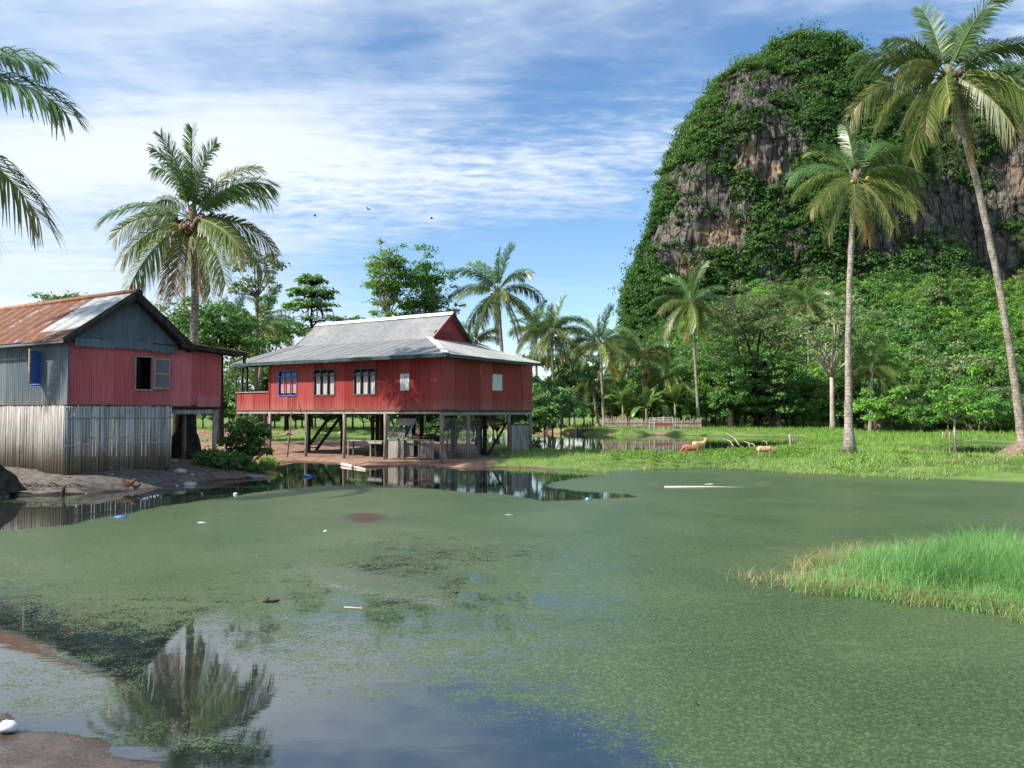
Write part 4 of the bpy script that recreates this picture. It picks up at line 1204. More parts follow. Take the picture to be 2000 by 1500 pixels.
mound('tree_stump', 'black rotten stump between the small house and the leafy bush', 'stump', p, 0.62, 0.62, EARTH_DARK, 8, hole=0.35)

def far_palm(label, px, pyc, pyb, Y, seed, n=19, fl=0.92, lean=0.0, nuts=6, name='coconut_palm', ybow=0.0, r=0.17):
    x = (px + lean - 1000) / F * Y
    g = float(ground_z(np.array([x]), np.array([Y]))[0])
    foot = Vector((x, Y, g))
    palm(name, label, foot, at(px, pyc, Y), (ybow, 0, 0), r * 1.35, r * 0.85, std_fronds(seed, n), fl, nuts=nuts, seed=seed)
far_palm('tall coconut palm rising behind the red gable', 972, 572, 820, 68, 11, 22, 0.98, 22, 10)
far_palm('coconut palm just right of the red house, nearest its eave', 1078, 652, 835, 86, 12, 22, 0.92, 4)
far_palm('coconut palm half hidden to the left of the one by the eave', 1046, 648, 835, 92, 13, 18, 0.85, 4)
far_palm('coconut palm over the left end of the bamboo fence', 1172, 672, 835, 85, 14, 20, 0.92, 8)
far_palm('coconut palm among the banana plants behind the fence', 1256, 690, 830, 88, 15, 20, 0.92, 2)
far_palm('tall coconut palm at the right end of the bamboo fence', 1351, 592, 833, 83, 16, 22, 1.05, 14, 12)
far_palm('short dark coconut palm below the taller ones by the fence', 1158, 752, 832, 87, 17, 16, 0.72, 10, 3)
far_palm('low coconut palm crown in front of the dark trees', 1300, 738, 835, 86, 18, 16, 0.75, -4, 3)
far_palm('coconut palm with drooping dry fronds behind the straight tall palm', 1704, 722, 840, 78, 19, 16, 0.72, -6, 4)
far_palm('coconut palm top poking out of the slope forest', 1578, 596, 780, 112, 20, 16, 0.85, 2, 0)
far_palm('small coconut palm in the shade between the houses', 512, 640, 820, 56, 21, 17, 0.72, -34, 2, ybow=0.4, r=0.13)
far_palm('coconut palm whose fronds show under the tall one behind the gable', 928, 672, 820, 84, 22, 16, 0.8, 4, 2)
far_palm('slim leaning palm stem beside the porch rail', 452, 650, 830, 50, 23, 12, 0.6, 18, 0, r=0.09)
far_palm('coconut palm between the two fence palms, set further back', 1212, 700, 830, 104, 24, 18, 0.9, 2, 2)
far_palm('coconut palm dimly seen left of the fence palms', 1118, 700, 832, 104, 25, 18, 0.85, 2, 2)

# nipa clumps at the wood edge
for i, (px, Y) in enumerate([(1745, 80), (1785, 76), (1822, 82)]):
    x = (px - 1000) / F * Y
    root = empty('nipa_palm', 'stemless feathery palm clump at the dark wood edge', 'palm tree', (x, Y, float(ground_z(np.array([x]), np.array([Y]))[0])), 0, 'stemless palm clumps')
    rg = random.Random(50 + i)
    for k in range(13):
        o = bpy.data.objects.new('frond', rg.choice(FR[rg.choice('AABBC')]))
        COL.objects.link(o); o.parent = root
        o.rotation_euler = (0, 0, k * 2.4 + rg.uniform(-.3, .3)); s = rg.uniform(0.6, 0.9); o.scale = (s, s, s)
        o.location = (rg.uniform(-.5, .5), rg.uniform(-.5, .5), 0)

# ------------------------------------------------------------------ banana plants
def banana_leaf(seed, L, W, e0, bend):
    rng = np.random.default_rng(seed)
    n = 12
    V, Fq, A = [], [], []
    p = np.zeros(3)
    rows = []
    for i in range(n + 1):
        s = i / n
        e = R(e0 - bend * s ** 1.4)
        t = np.array([math.cos(e), 0, math.sin(e)]); up = np.array([-math.sin(e), 0, math.cos(e)])
        if i: p = p + t * L / n
        w = 0.03 if s < 0.16 else W * math.sin(math.pi * min(1, (s - 0.12) / 0.9)) ** 0.6 * 0.5 + 0.01
        b = len(V)
        sag = 0.25 * w
        j = rng.uniform(-.05, .05, 2)
        V += [p + np.array([0, w * (1 + j[0]), 0]) - up * sag + np.array([0, 0, j[0]]), p, p - np.array([0, w * (1 + j[1]), 0]) - up * sag + np.array([0, 0, j[1]])]
        A += [rng.uniform(.2, .8)] * 3
        rows.append(b)
    for i in range(n):
        a, b = rows[i], rows[i + 1]
        Fq += [(a, a + 1, b + 1, b), (a + 1, a + 2, b + 2, b + 1)]
    me = mesh_np('leaf', np.array(V), np.array(Fq), {'v': A})
    me.materials.append(L_BANANA)
    return me
BL = [banana_leaf(60 + i, 2.0 + 0.2 * (i % 3), 0.55, e, b) for i, (e, b) in enumerate([(80, 45), (68, 80), (58, 100), (45, 110), (28, 100), (75, 70), (10, 80)])]
BANANA_STEM = mat_simple('banana_stem', (0.13, 0.13, 0.06), (0.25, 0.22, 0.11), 4, 0.7, 0.2, (1, 1, 0.3))
def banana(px, Y, h, label, seed):
    rg = random.Random(seed)
    x = (px - 1000) / F * Y
    root = empty('banana_plant', label, 'banana plant', (x, Y, float(ground_z(np.array([x]), np.array([Y]))[0])), rg.uniform(0, 6), 'banana plants behind the fence')
    MB().tube([(0, 0, -.2), (0.03, 0, h * .5), (0, 0.02, h)], [0.16, 0.13, 0.09], 9).build('stem', BANANA_STEM, root, True)
    for k in range(9):
        o = bpy.data.objects.new('leaf', BL[k % 7]); COL.objects.link(o); o.parent = root
        o.location = (0, 0, h - 0.05 * (k // 2)); o.rotation_euler = (0, 0, k * 2.399 + rg.uniform(-.2, .2))
        s = rg.uniform(1.2, 1.6); o.scale = (s, s, s)
for i, (px, Y, h) in enumerate([(1216, 84, 2.6), (1236, 86, 2.0), (1262, 83, 2.2), (1284, 85, 2.6), (1318, 82.5, 2.8), (1342, 85, 2.1), (1072, 86, 2.0), (1194, 86, 1.8), (1300, 87, 2.0)]):
    banana(px, Y, h, ['banana plant behind the left end of the bamboo fence', 'shorter banana plant second along the bamboo fence', 'banana plant left of the white railing', 'tall banana plant right above the white railing', 'tallest banana plant right of the white railing', 'banana plant next to the palm at the right fence end', 'banana plant right of the red house, away from the fence', 'small banana plant at the far left of the fence row', 'banana plant set back behind the white railing'][i], 70 + i)

# ------------------------------------------------------------------ small house (left)
ang1 = math.atan2(0.854, 0.52)
h1 = empty('stilt_house', 'small house with rusty gabled roof, red front and bamboo-slatted underside', 'house', (H1[0], H1[1], 0), ang1)
FZ, WZ, GZ = 2.50, 4.38, 0.48       # floor, wall top, ground
# front wall of red sheets, window opening at 2.09..2.66
xs_ = [0.03, .72, 1.40, 2.09, 2.66, 3.40, 4.12, 4.72, 5.32]
for i in range(8):
    a, b = xs_[i], xs_[i + 1]
    dz = [0, .01, 0, 0, .01, -.01, .02, -.03][i]
    if i == 3:
        MB().sheet((a, 0, FZ), (b, 0, FZ), (b, 0, 3.02), (a, 0, 3.02)).build('wall_sheet', RED_SHEET, h1)
        MB().sheet((a, 0, 4.05), (b, 0, 4.05), (b, 0, WZ), (a, 0, WZ)).build('wall_sheet', RED_SHEET, h1)
    else:
        yy = -0.006 * (i % 2)
        MB().sheet((a - .02, yy, FZ + dz), (b + .02, yy, FZ + dz), (b + .02, yy, WZ), (a - .02, yy, WZ)).build('wall_sheet', RED_SHEET, h1)
# scuffed repair sheet low on the right
MB().sheet((4.35, -0.03, FZ - .03), (5.28, -0.03, FZ - .03), (5.28, -0.03, 2.86), (4.35, -0.03, 2.86)).build('patch_sheet', RED_SHEET, h1)
# shell behind: right, back walls, floor
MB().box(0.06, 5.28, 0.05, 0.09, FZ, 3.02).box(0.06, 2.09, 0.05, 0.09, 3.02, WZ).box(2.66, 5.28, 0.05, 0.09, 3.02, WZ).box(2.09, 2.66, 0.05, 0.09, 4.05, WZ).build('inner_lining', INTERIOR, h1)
MB().box(5.22, 5.30, 0.10, 1.9, FZ, WZ).box(3.58, 5.22, 1.86, 1.92, FZ, WZ).box(3.52, 3.58, 1.92, 9.0, FZ, WZ).box(0.0, 3.52, 8.95, 9.0, FZ, WZ).build('side_wall', GREY_SHEET, h1)
MB().box(0.04, 5.28, 0.03, 1.9, FZ - .13, FZ - .02).box(0.04, 3.55, 1.9, 9.0, FZ - .13, FZ - .02).build('floor', DARKWOOD, h1)
# left wall: grey sheets with a small window
ys_ = [0.03, .75, 1.50, 2.09, 2.85, 3.6, 4.4, 5.2, 6.0, 6.8, 7.6, 8.4, 9.0]
for i in range(len(ys_) - 1):
    a, b = ys_[i], ys_[i + 1]
    if i == 2:
        MB().sheet((0, b, FZ), (0, a, FZ), (0, a, 3.12), (0, b, 3.12), 0.12, .008).build('wall_sheet', GREY_SHEET, h1)
        MB().sheet((0, b, 4.17), (0, a, 4.17), (0, a, WZ), (0, b, WZ), 0.12, .008).build('wall_sheet', GREY_SHEET, h1)
    else:
        xo = -0.008 * (i % 2)
        MB().sheet((xo, b + .02, FZ), (xo, a - .02, FZ), (xo, a - .02, WZ), (xo, b + .02, WZ), 0.12, .008).build('wall_sheet', GREY_SHEET, h1)
MB().box(-.05, .0, -.045, 0.03, FZ, WZ - .02).build('corner_board', GREY_SHEET, h1)
def window(parent, name, mat, x0, x1, z0, z1, y, w=0.06, t=0.06, bars=(), bmat=None, hbars=()):
    f = MB().box(x0 - w, x0, y - t, y, z0 - w, z1 + w).box(x1, x1 + w, y - t, y, z0 - w, z1 + w).box(x0, x1, y - t, y, z0 - w, z0).box(x0, x1, y - t, y, z1, z1 + w).build(name, mat, parent)
    return f
w = window(h1, 'window', FRAMEWOOD, 2.09, 2.66, 3.02, 4.05, -0.015, 0.045, 0.05)
# shutter folded back on the right
sh = MB().box(0, .055, -.02, .02, 0, 1.02).box(.50, .555, -.02, .02, 0, 1.02).box(.055, .50, -.02, .02, 0, .06).box(.055, .50, -.02, .02, .96, 1.02).box(.055, .50, -.02, .02, .47, .53).build('shutter', FRAMEWOOD, h1)
sh.location = (2.69, -0.075, 3.03); sh.rotation_euler = (0, 0, R(-7))
MB().sheet((.055, 0, .06), (.50, 0, .06), (.50, 0, .96), (.055, 0, .96), 0.07, .007).build('shutter_sheet', GREY_SHEET, sh)
# side window with a blue shutter standing open
MB().box(-.03, .03, 1.50, 1.545, 3.12, 4.17).box(-.03, .03, 2.045, 2.09, 3.12, 4.17).box(-.03, .03, 1.545, 2.045, 3.12, 3.16).box(-.03, .03, 1.545, 2.045, 4.13, 4.17).build('window', BLUEPAINT, h1)
sh = MB().box(-.32, 0, -.02, .02, 0, 1.0).build('shutter', BLUEPAINT, h1)
sh.location = (-.03, 1.56, 3.15); sh.rotation_euler = (0, 0, R(14))
MB().box(-.365, -.322, -.03, .03, -.01, 1.05).build('shutter_stile', FRAMEWOOD, sh)
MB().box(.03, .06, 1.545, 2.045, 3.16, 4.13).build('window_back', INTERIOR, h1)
# gable
RX, RZ, EL, EZ, ER, ERZ = 1.85, 6.06, -0.38, 4.40, 3.95, 4.46
MB().sheet((.12, -.10, 4.52), (3.50, -.10, 4.52), (RX + .02, -.10, 5.90), (RX - .02, -.10, 5.90), .12, .006).build('gable_sheet', GREY_SHEET, h1)
for a, b, z0 in ((.10, 1.30, 4.31), (1.28, 2.62, 4.34), (2.60, 3.52, 4.29)):
    MB().sheet((a, -.125, z0 - .06), (b, -.125, z0 - .06), (b, -.125, z0 + .20), (a, -.125, z0 + .20), .12, .006).build('gable_strip', GREY_SHEET, h1)
MB().bar((EL, -.42, EZ - .07), (RX, -.42, RZ - .07), .05, .22).build('barge_board', DARKWOOD, h1)
MB().bar((ER, -.42, ERZ - .07), (RX, -.42, RZ - .07), .05, .22).build('barge_board', DARKWOOD, h1)
MB().bar((EL, -.2, EZ - .14), (RX, -.2, RZ - .14), .34, .04, (0, 0, 1)).bar((ER, -.2, ERZ - .14), (RX, -.2, RZ - .14), .34, .04).build('soffit', DARKWOOD, h1)
# roof sheets
for i in range(13):
    y0 = -.45 + i * .75; y1 = y0 + .79
    lift = .006 * (i % 2)
    m = ZINC if i < 2 else (ZINC_STAIN if i == 2 else RUST)
    MB().sheet((EL, y1, EZ + lift), (EL, y0, EZ + lift), (RX, y0, RZ + lift), (RX, y1, RZ + lift), .09, .014, rows=2).build('roof_sheet', m, h1)
    MB().sheet((ER, y0, ERZ + lift), (ER, y1, ERZ + lift), (RX, y1, RZ + lift), (RX, y0, RZ + lift), .09, .014, rows=2).build('roof_sheet', RUST, h1)
    MB().sheet((EL - .05, y1, EZ - .035 + lift), (EL - .05, y0, EZ - .035 + lift), (EL + .42, y0, EZ + .34 + lift), (EL + .42, y1, EZ + .34 + lift), .09, .014).build('eave_sheet', RUST if i not in (4, 5) else ZINC_STAIN, h1) if i < 3 else None
MB().tube([(RX, -.50, RZ + .03), (RX, 4.6, RZ + .035), (RX, 9.4, RZ + .03)], .085, 8).build('ridge_cap', RUST, h1, True)
MB().tube([(RX, -.52, RZ - .02), (RX, -.38, RZ - .01)], .12, 8).build('ridge_end', DARKWOOD, h1, True)
MB().box(EL - .03, EL + .02, -.42, 9.3, EZ - .10, EZ - .03).build('eave_board', GREY_SHEET, h1)
MB().box(-.02, .05, .0, 9, WZ, WZ + .18).build('wall_plate', DARKWOOD, h1)
# lean-to over the right end
for i in range(3):
    x0 = 3.45 + i * .88
    MB().sheet((x0, -.50, 4.60 - .055 * i), (x0 + .92, -.50, 4.545 - .055 * i), (x0 + .92, 2.2, 4.60 - .055 * i), (x0, 2.2, 4.65 - .055 * i), .09, .012).build('lean_to_sheet', RUST, h1)
MB().bar((3.45, -.44, 4.50), (6.10, -.44, 4.34), .05, .13).bar((3.45, 2.1, 4.52), (6.10, 2.1, 4.36), .05, .13).build('lean_to_board', DARKWOOD, h1)
for y in (.02, 1.0, 1.8):
    MB().bar((3.5, y, 4.47), (6.06, y, 4.32), .07, .09).build('rafter', DARKWOOD, h1)
MB().box(5.95, 6.02, -.48, -.40, 4.05, 4.36).build('lean_to_stub', DARKWOOD, h1)
# bamboo slats round the underside
rs = random.Random(8)
slat_me = []
for k in range(6):
    hgt = FZ - GZ + [0.0, -.02, .02, .04, -.04, .01][k]
    mb = MB()
    lean = rs.uniform(-.012, .012)
    mb.tube([(0, 0, FZ - .03), (lean, rs.uniform(-.006, .006), FZ - .03 - hgt * .5), (lean * .3, 0, FZ - .03 - hgt)], [.021, .0225, .021], 6)
    slat_me.append(mb.mesh('bamboo_slat', True)); slat_me[-1].materials.append(BAMBOO)
def slat(x, y):
    o = bpy.data.objects.new('bamboo_slat', rs.choice(slat_me)); COL.objects.link(o); o.parent = h1
    o.location = (x, y, rs.uniform(-.02, .02)); o.rotation_euler = (0, 0, rs.uniform(0, 6.28))
n = 74
for i in range(n): slat(-.13 + 3.45 * i / (n - 1), -.10 + rs.uniform(-.008, .008))
for i in range(128): slat(-.15 + rs.uniform(-.008, .008), -.06 + i * .0475)
for z in (2.1, 1.5, .8):
    MB().box(-.12, 3.32, -.07, -.03, z - .025, z + .025).build('lath', GREYWOOD, h1)
    MB().box(-.12, -.08, -.03, 6.0, z - .025, z + .025).build('lath', GREYWOOD, h1)
for z, yy in ((2.12, -.135), (1.30, -.135)):
    MB().tube([(-.14, yy, z), (1.6, yy, z + .01), (3.32, yy, z - .01)], .012, 5).build('bamboo_tie', BAMBOO, h1)
for x, y in ((.06, .08), (3.36, .06), (5.18, .10), (5.15, 1.75), (3.4, 1.9), (.1, 3), (3.4, 5), (.1, 6), (3.4, 8.6), (.1, 8.6)):
    MB().tube([(x, y, .1), (x, y, FZ - .12)], [.085, .075], 8).build('post', POSTWOOD, h1, True)
MB().box(3.4, 5.2, .02, .10, 2.22, 2.36).build('floor_beam', GREYWOOD, h1)
MB().box(3.36, 5.3, 1.72, 1.8, 2.22, 2.36).build('floor_beam', DARKWOOD, h1)
MB().box(-.05, 5.34, -.02, .03, FZ - .07, FZ - .02).build('sill_beam', DARKWOOD, h1)

# ------------------------------------------------------------------ red house
ang2 = math.atan2(-0.527, 0.85)
h2 = empty('stilt_house', 'long red house on posts with a grey two-tier metal roof', 'house', (H2[0], H2[1], 0), ang2)
EX = Vector((0.85, -0.527, 0)); EY = Vector((0.527, 0.85, 0))
def fx2(px, y=0.0):
    """local x of picture column px on the plane y = const of the red house"""
    q = (px - 1000) / F
    X0, Y0_ = H2[0] + EY.x * y, H2[1] + EY.y * y
    return (q * Y0_ - X0) / (EX.x - q * EX.y)
def fy2(px, x=0.0):
    q = (px - 1000) / F
    X0, Y0_ = H2[0] + EX.x * x, H2[1] + EX.y * x
    return (q * Y0_ - X0) / (EY.x - q * EY.y)
def wz2(py, x, y):
    return zof(py, H2[1] + EX.y * x + EY.y * y)
FZ2, WZ2, D2 = 2.40, 4.78, 7.71
xL = fx2(527); xP = fx2(463)
def wall_with_holes(parent, axis_, a0, a1, step, holes, z0, z1, mat, name, pitch=0.20, amp=0.006, off=0.0):
    ed = {a0, a1}
    for h in holes: ed |= {h[0], h[1]}
    ed = sorted(ed)
    cols = []
    for p, q in zip(ed[:-1], ed[1:]):
        n = max(1, round((q - p) / step))
        cols += [(p + (q - p) * i / n, p + (q - p) * (i + 1) / n) for i in range(n)]
    for i, (p, q) in enumerate(cols):
        zs = [(z0, z1)]
        for h in holes:
            if h[0] - 1e-6 <= p and q <= h[1] + 1e-6:
                zs = [(z0, h[2]), (h[3], z1)]
        o = off - 0.005 * (i % 2)
        jz = random.Random(i * 7 + int(a0 * 10)).uniform(-.025, .02)
        zs = [(za + jz if abs(za - z0) < 1e-6 else za, zb) for za, zb in zs]
        for za, zb in zs:
            if zb - za < .02: continue
            if axis_ == 'x':
                mb = MB().sheet((p, o, za), (q, o, za), (q, o, zb), (p, o, zb), pitch, amp)
            else:
                mb = MB().sheet((-o, p, za), (-o, q, za), (-o, q, zb), (-o, p, zb), pitch, amp)
            mb.build(name, mat, parent)
def hole(pa, pb, pt, pbm):
    xa, xb = fx2(pa), fx2(pb)
    xm = (xa + xb) / 2
    return [xa, xb, wz2(pbm, xm, 0), wz2(pt, xm, 0)]
WIN = [hole(544, 580, 724, 773), hole(613, 654, 721, 772.5), hole(691, 734, 719, 771.5)]
HAT = hole(782, 800, 730, 763)
wall_with_holes(h2, 'x', xL, 0.0, .62, WIN + [HAT], FZ2, WZ2, RED_BOARD, 'wall_board')
yh0, yh1 = fy2(961), fy2(980)
zh1, zh0 = wz2(731, 0, (yh0 + yh1) / 2), wz2(763, 0, (yh0 + yh1) / 2)
wall_with_holes(h2, 'y', 0.0, D2, 1.0, [[yh0, yh1, zh0, zh1]], FZ2, WZ2, RED_BOARD, 'wall_board')
MB().box(-.03, .03, -.03, .03, FZ2, WZ2).build('corner_post', RED_BOARD, h2)
MB().box(xL - .05, xL + .02, -.04, .06, FZ2, WZ2).build('corner_post', RED_BOARD, h2)
# back and left walls
MB().box(xL, 0, D2 - .04, D2, FZ2, WZ2).box(xL, xL + .04, .05, D2 - .04, FZ2, WZ2).build('back_wall', RED_BOARD, h2)
MB().box(xP, -.02, .04, D2 - .05, FZ2 - .12, FZ2 - .01).build('floor', DARKWOOD, h2)
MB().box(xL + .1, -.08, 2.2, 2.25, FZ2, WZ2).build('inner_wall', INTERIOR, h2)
# windows
def barred(i, fmat, pane):
    x0, x1, z0, z1 = WIN[i]
    w = window(h2, 'window', fmat, x0 + .04, x1 - .04, z0 + .04, z1 - .04, 0.03, .05, .07)
    for k in (1, 2):
        xm = x0 + (x1 - x0) * k / 3
        MB().box(xm - .025, xm + .025, -.05, .0, z0 + .04, z1 - .04).build('mullion', fmat, w)
    zt = z1 - (z1 - z0) * .24
    MB().box(x0 - .04, x1 + .04, -.075, -.052, zt - .03, zt + .03).build('transom', fmat, w)
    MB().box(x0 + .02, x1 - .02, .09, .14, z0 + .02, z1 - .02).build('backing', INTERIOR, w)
    return w, x0, x1, z0, z1, zt
w, x0, x1, z0, z1, zt = barred(0, BLUEPAINT, None)
n = 9
for k in range(n):
    za = z0 + .14 + (zt - .03 - z0 - .14) * k / n
    MB().bar((x0 + .10, .055, za + .03), (x1 - .06, .055, za + .03), .012, (zt - z0 - .17) / n * .86).build('louvre', PINKBOARD, w)
MB().box(x0 + .18, x1 - .14, .03, .06, zt - .08, zt + .20).build('upper_panel', PALEBLUE, w)
for i in (1, 2):
    w, x0, x1, z0, z1, zt = barred(i, DARKFRAME, None)
    for k in range(3):
        a = x0 + (x1 - x0) * k / 3 + .07; b = x0 + (x1 - x0) * (k + 1) / 3 - .04
        MB().sheet((a, .06, z0 + .05), (b, .06, z0 + .05), (b, .06, zt + .10), (a, .06, zt + .10), .11, .012).build('curtain', CURTAIN, w)
def shutter_board(ax, a0, a1, z0, z1):
    n = 2
    root = None
    for k in range(n):
        p = a0 + (a1 - a0) * k / n + .008; q = a0 + (a1 - a0) * (k + 1) / n - .008
        if ax == 'x':
            o = MB().box(p, q, -.035, .0, z0 + .01 * k, z1)
        else:
            o = MB().box(0, .035, p, q, z0 + .01 * k, z1)
        o.build('shutter_board', WHITEBOARD, h2)
    if ax == 'x':
        MB().box(a0 - .02, a1 + .02, .02, .05, z0 - .02, z1 + .02).build('hatch_backing', INTERIOR, h2)
    else:
        MB().box(-.05, -.02, a0 - .02, a1 + .02, z0 - .02, z1 + .02).build('hatch_backing', INTERIOR, h2)
shutter_board('x', HAT[0], HAT[1], HAT[2], HAT[3])
shutter_board('y', yh0, yh1, zh0, zh1)
# porch on the left end
zr = wz2(767, (xP + xL) / 2, 0)
wall_with_holes(h2, 'x', xP, xL - .05, .55, [], FZ2 - .02, zr, RED_BOARD, 'porch_board')
MB().box(xP - .05, xL - .05, -.07, .06, zr, zr + .05).build('porch_rail', GREYWOOD, h2)
for x, y in ((fx2(471), .05), (fx2(478), .12), (fx2(470), 3.6), (fx2(474), 7.4)):
    MB().box(x - .05, x + .05, y - .05, y + .05, zr - .5, WZ2 - .05).build('porch_post', DARKWOOD, h2)
MB().box(xP, xL - .05, .0, .10, WZ2 - .20, WZ2 - .08).build('porch_beam', DARKWOOD, h2)
# roof
OV = .75
EZ2, BZ2, RZ2 = 4.74, 5.86, 7.24
xE0, xE1 = fx2(452, -OV), OV
by, by1, bx1, bx0, ry = 2.9, 6.1, -2.9, -12.15, 4.5
yE1 = fy2(1056, OV)
def zsk(y):    # front skirt height
    return EZ2 + (BZ2 - EZ2) * (y + OV) / (by + OV)
stp = .80
n = int(round((xE1 - xE0) / stp))
for i in range(n):
    a = xE0 + (xE1 - xE0) * i / n; b = xE0 + (xE1 - xE0) * (i + 1) / n
    a2, b2 = a - .02, b
    ytop = lambda x: by if x <= bx1 else max(-OV, -x * (by + OV) / (OV - bx1) * 1.0 + 0)
    def yh(x):
        if x <= bx1: return by if x > bx0 + .3 else 3.9
        return -OV + (by + OV) * (xE1 - x) / (xE1 - bx1)
    ya, yb = yh(a2), yh(b)
    lift = .004 * (i % 2)
    MB().sheet((a2, -OV, EZ2 + lift), (b, -OV, EZ2 + lift), (b, yb, zsk(yb) + lift), (a2, ya, zsk(ya) + lift), .085, .012, rows=2).build('roof_sheet', GREY_ROOF, h2)
# right skirt
n = 11
for i in range(n):
    a = -OV + (yE1 + OV) * i / n; b = -OV + (yE1 + OV) * (i + 1) / n
    def xh(y):
        if y < by: return xE1 - (xE1 - bx1) * (y + OV) / (by + OV)
        if y > by1: return xE1 - (xE1 - bx1) * (yE1 - y) / (yE1 - by1)
        return bx1
    def zx(x): return EZ2 + (BZ2 - EZ2) * (xE1 - x) / (xE1 - bx1)
    xa, xb = xh(a), xh(b)
    MB().sheet((xE1, a, EZ2), (xE1, b, EZ2), (xb, b, zx(xb)), (xa, a, zx(xa)), .085, .012, rows=2).build('roof_sheet', GREY_ROOF, h2)
# back skirt and left verge
for i in range(8):
    a = xE0 + (bx1 - xE0 + 2) * i / 8; b = xE0 + (bx1 - xE0 + 2) * (i + 1) / 8
    MB().sheet((b, yE1, EZ2), (a, yE1, EZ2), (min(a, bx1), by1, BZ2), (min(b, bx1), by1, BZ2), .17, .012, 2).build('back_roof_sheet', GREY_ROOF, h2) if a < bx1 else None
MB().add([(xE0, 3.9, zsk(3.9) - .02), (bx0 + .3, 3.9, zsk(3.9) - .02), (bx0 + .3, by1, BZ2), (xE0, by1, BZ2)], [(0, 1, 2, 3)]).build('back_roof_sheet', GREY_ROOF, h2)
MB().bar((xE0 - .02, 3.9, zsk(3.9) + .03), (bx0 + .35, 3.9, zsk(3.9) + .03), .26, .035).build('ridge_cap', CAPMETAL, h2)
# upper gabled roof
gx1 = bx1 + .22
n = 12
for i in range(n):
    a = bx0 + (gx1 - bx0) * i / n; b = bx0 + (gx1 - bx0) * (i + 1) / n
    l = .004 * (i % 2)
    MB().sheet((a - .02, by - .06, BZ2 - .04 + l), (b, by - .06, BZ2 - .04 + l), (b, ry, RZ2 + l), (a - .02, ry, RZ2 + l), .085, .012, rows=2).build('upper_roof_sheet', GREY_ROOF, h2)
    MB().sheet((b, by1 + .06, BZ2 - .04 + l), (a - .02, by1 + .06, BZ2 - .04 + l), (a - .02, ry, RZ2 + l), (b, ry, RZ2 + l), .17, .012, 2).build('upper_roof_sheet', GREY_ROOF, h2)
for a, b in ((bx0 - .05, -9.2), (-9.25, -6.1), (-6.15, gx1 + .05)):
    mb = MB()
    z = RZ2 + .035 + (.012 if a > -9 else 0)
    mb.add([(a, ry - .24, z - .17), (b, ry - .24, z - .17), (b, ry, z + .02), (a, ry, z + .02), (b, ry + .24, z - .17), (a, ry + .24, z - .17)], [(0, 1, 2, 3), (3, 2, 4, 5)])
    mb.build('ridge_cap', CAPMETAL, h2)
MB().tube([(gx1 - .02, ry, RZ2 + .0), (gx1 + .16, ry, RZ2 + .03)], [.07, .05], 6).build('ridge_end', DARKWOOD, h2)
# gable
gxx = bx1 + .02
for i, (a, b) in enumerate(((by + .05, 3.7), (3.7, 4.5), (4.5, 5.3), (5.3, by1 - .05))):
    def zg(y): return BZ2 + .36 + (RZ2 - .10 - BZ2 - .36) * max(0, 1 - abs(y - ry) / (ry - by - .42))
    za, zb = max(zg(a), BZ2 + .37), max(zg(b), BZ2 + .37)
    MB().add([(gxx, max(a, by + .42) if i == 0 else a, BZ2 + .36), (gxx, min(b, by1 - .42) if i == 3 else b, BZ2 + .36), (gxx, b if i != 3 else by1 - .42, zb), (gxx, a if i != 0 else by + .42, za)], [(0, 1, 2, 3)]).build('gable_board', RED_BOARD, h2)
MB().add([(gxx + .025, by, BZ2 - .05), (gxx + .025, ry + .25, BZ2 - .05), (gxx + .025, ry + .25, BZ2 + .34), (gxx + .025, by + .38, BZ2 + .42)], [(0, 1, 2, 3)]).build('gable_board', RED_BOARD, h2)
MB().add([(gxx + .02, ry + .2, BZ2 - .05), (gxx + .02, by1, BZ2 - .05), (gxx + .02, by1 - .38, BZ2 + .38), (gxx + .02, ry + .2, BZ2 + .38)], [(0, 1, 2, 3)]).build('gable_board', RED_BOARD, h2)
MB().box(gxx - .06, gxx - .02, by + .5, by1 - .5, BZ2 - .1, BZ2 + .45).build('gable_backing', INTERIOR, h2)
MB().bar((gx1, by - .08, BZ2 - .09), (gx1, ry, RZ2 - .06), .04, .13).build('barge_board', RED_BOARD, h2)
MB().bar((gx1, by1 + .08, BZ2 - .09), (gx1, ry, RZ2 - .06), .04, .13).build('barge_board', DARKWOOD, h2)
MB().bar((bx0 - .02, by - .08, BZ2 - .09), (bx0 - .02, ry, RZ2 - .06), .04, .13).build('barge_board', GREYWOOD, h2)
# hip caps and fascia
MB().bar((bx1 - .05, by - .02, BZ2 + .05), (xE1, -OV, EZ2 + .03), .26, .03).build('hip_cap', CAPMETAL, h2)
MB().bar((bx1 - .05, by1 + .02, BZ2 + .05), (xE1, yE1, EZ2 + .03), .26, .03).build('hip_cap', CAPMETAL, h2)
MB().box(xE0, xE1 + .03, -OV - .03, -OV + .01, EZ2 - .15, EZ2 - .018).build('fascia_board', FASCIA, h2)
MB().box(xE1 - .01, xE1 + .03, -OV + .012, yE1, EZ2 - .15, EZ2 - .018).build('fascia_board', FASCIA, h2)
MB().bar((xE0 - .01, -OV, EZ2 - .07), (xE0 - .01, 3.9, zsk(3.9) - .07), .03, .09).build('fascia_board', GREYWOOD, h2)
MB().box(xE0 + .05, xE1 - .05, -OV + .05, 0.1, WZ2 - .12, WZ2 - .09).box(-.02, xE1 - .05, .1, yE1, WZ2 - .12, WZ2 - .09).build('soffit', DARKWOOD, h2)
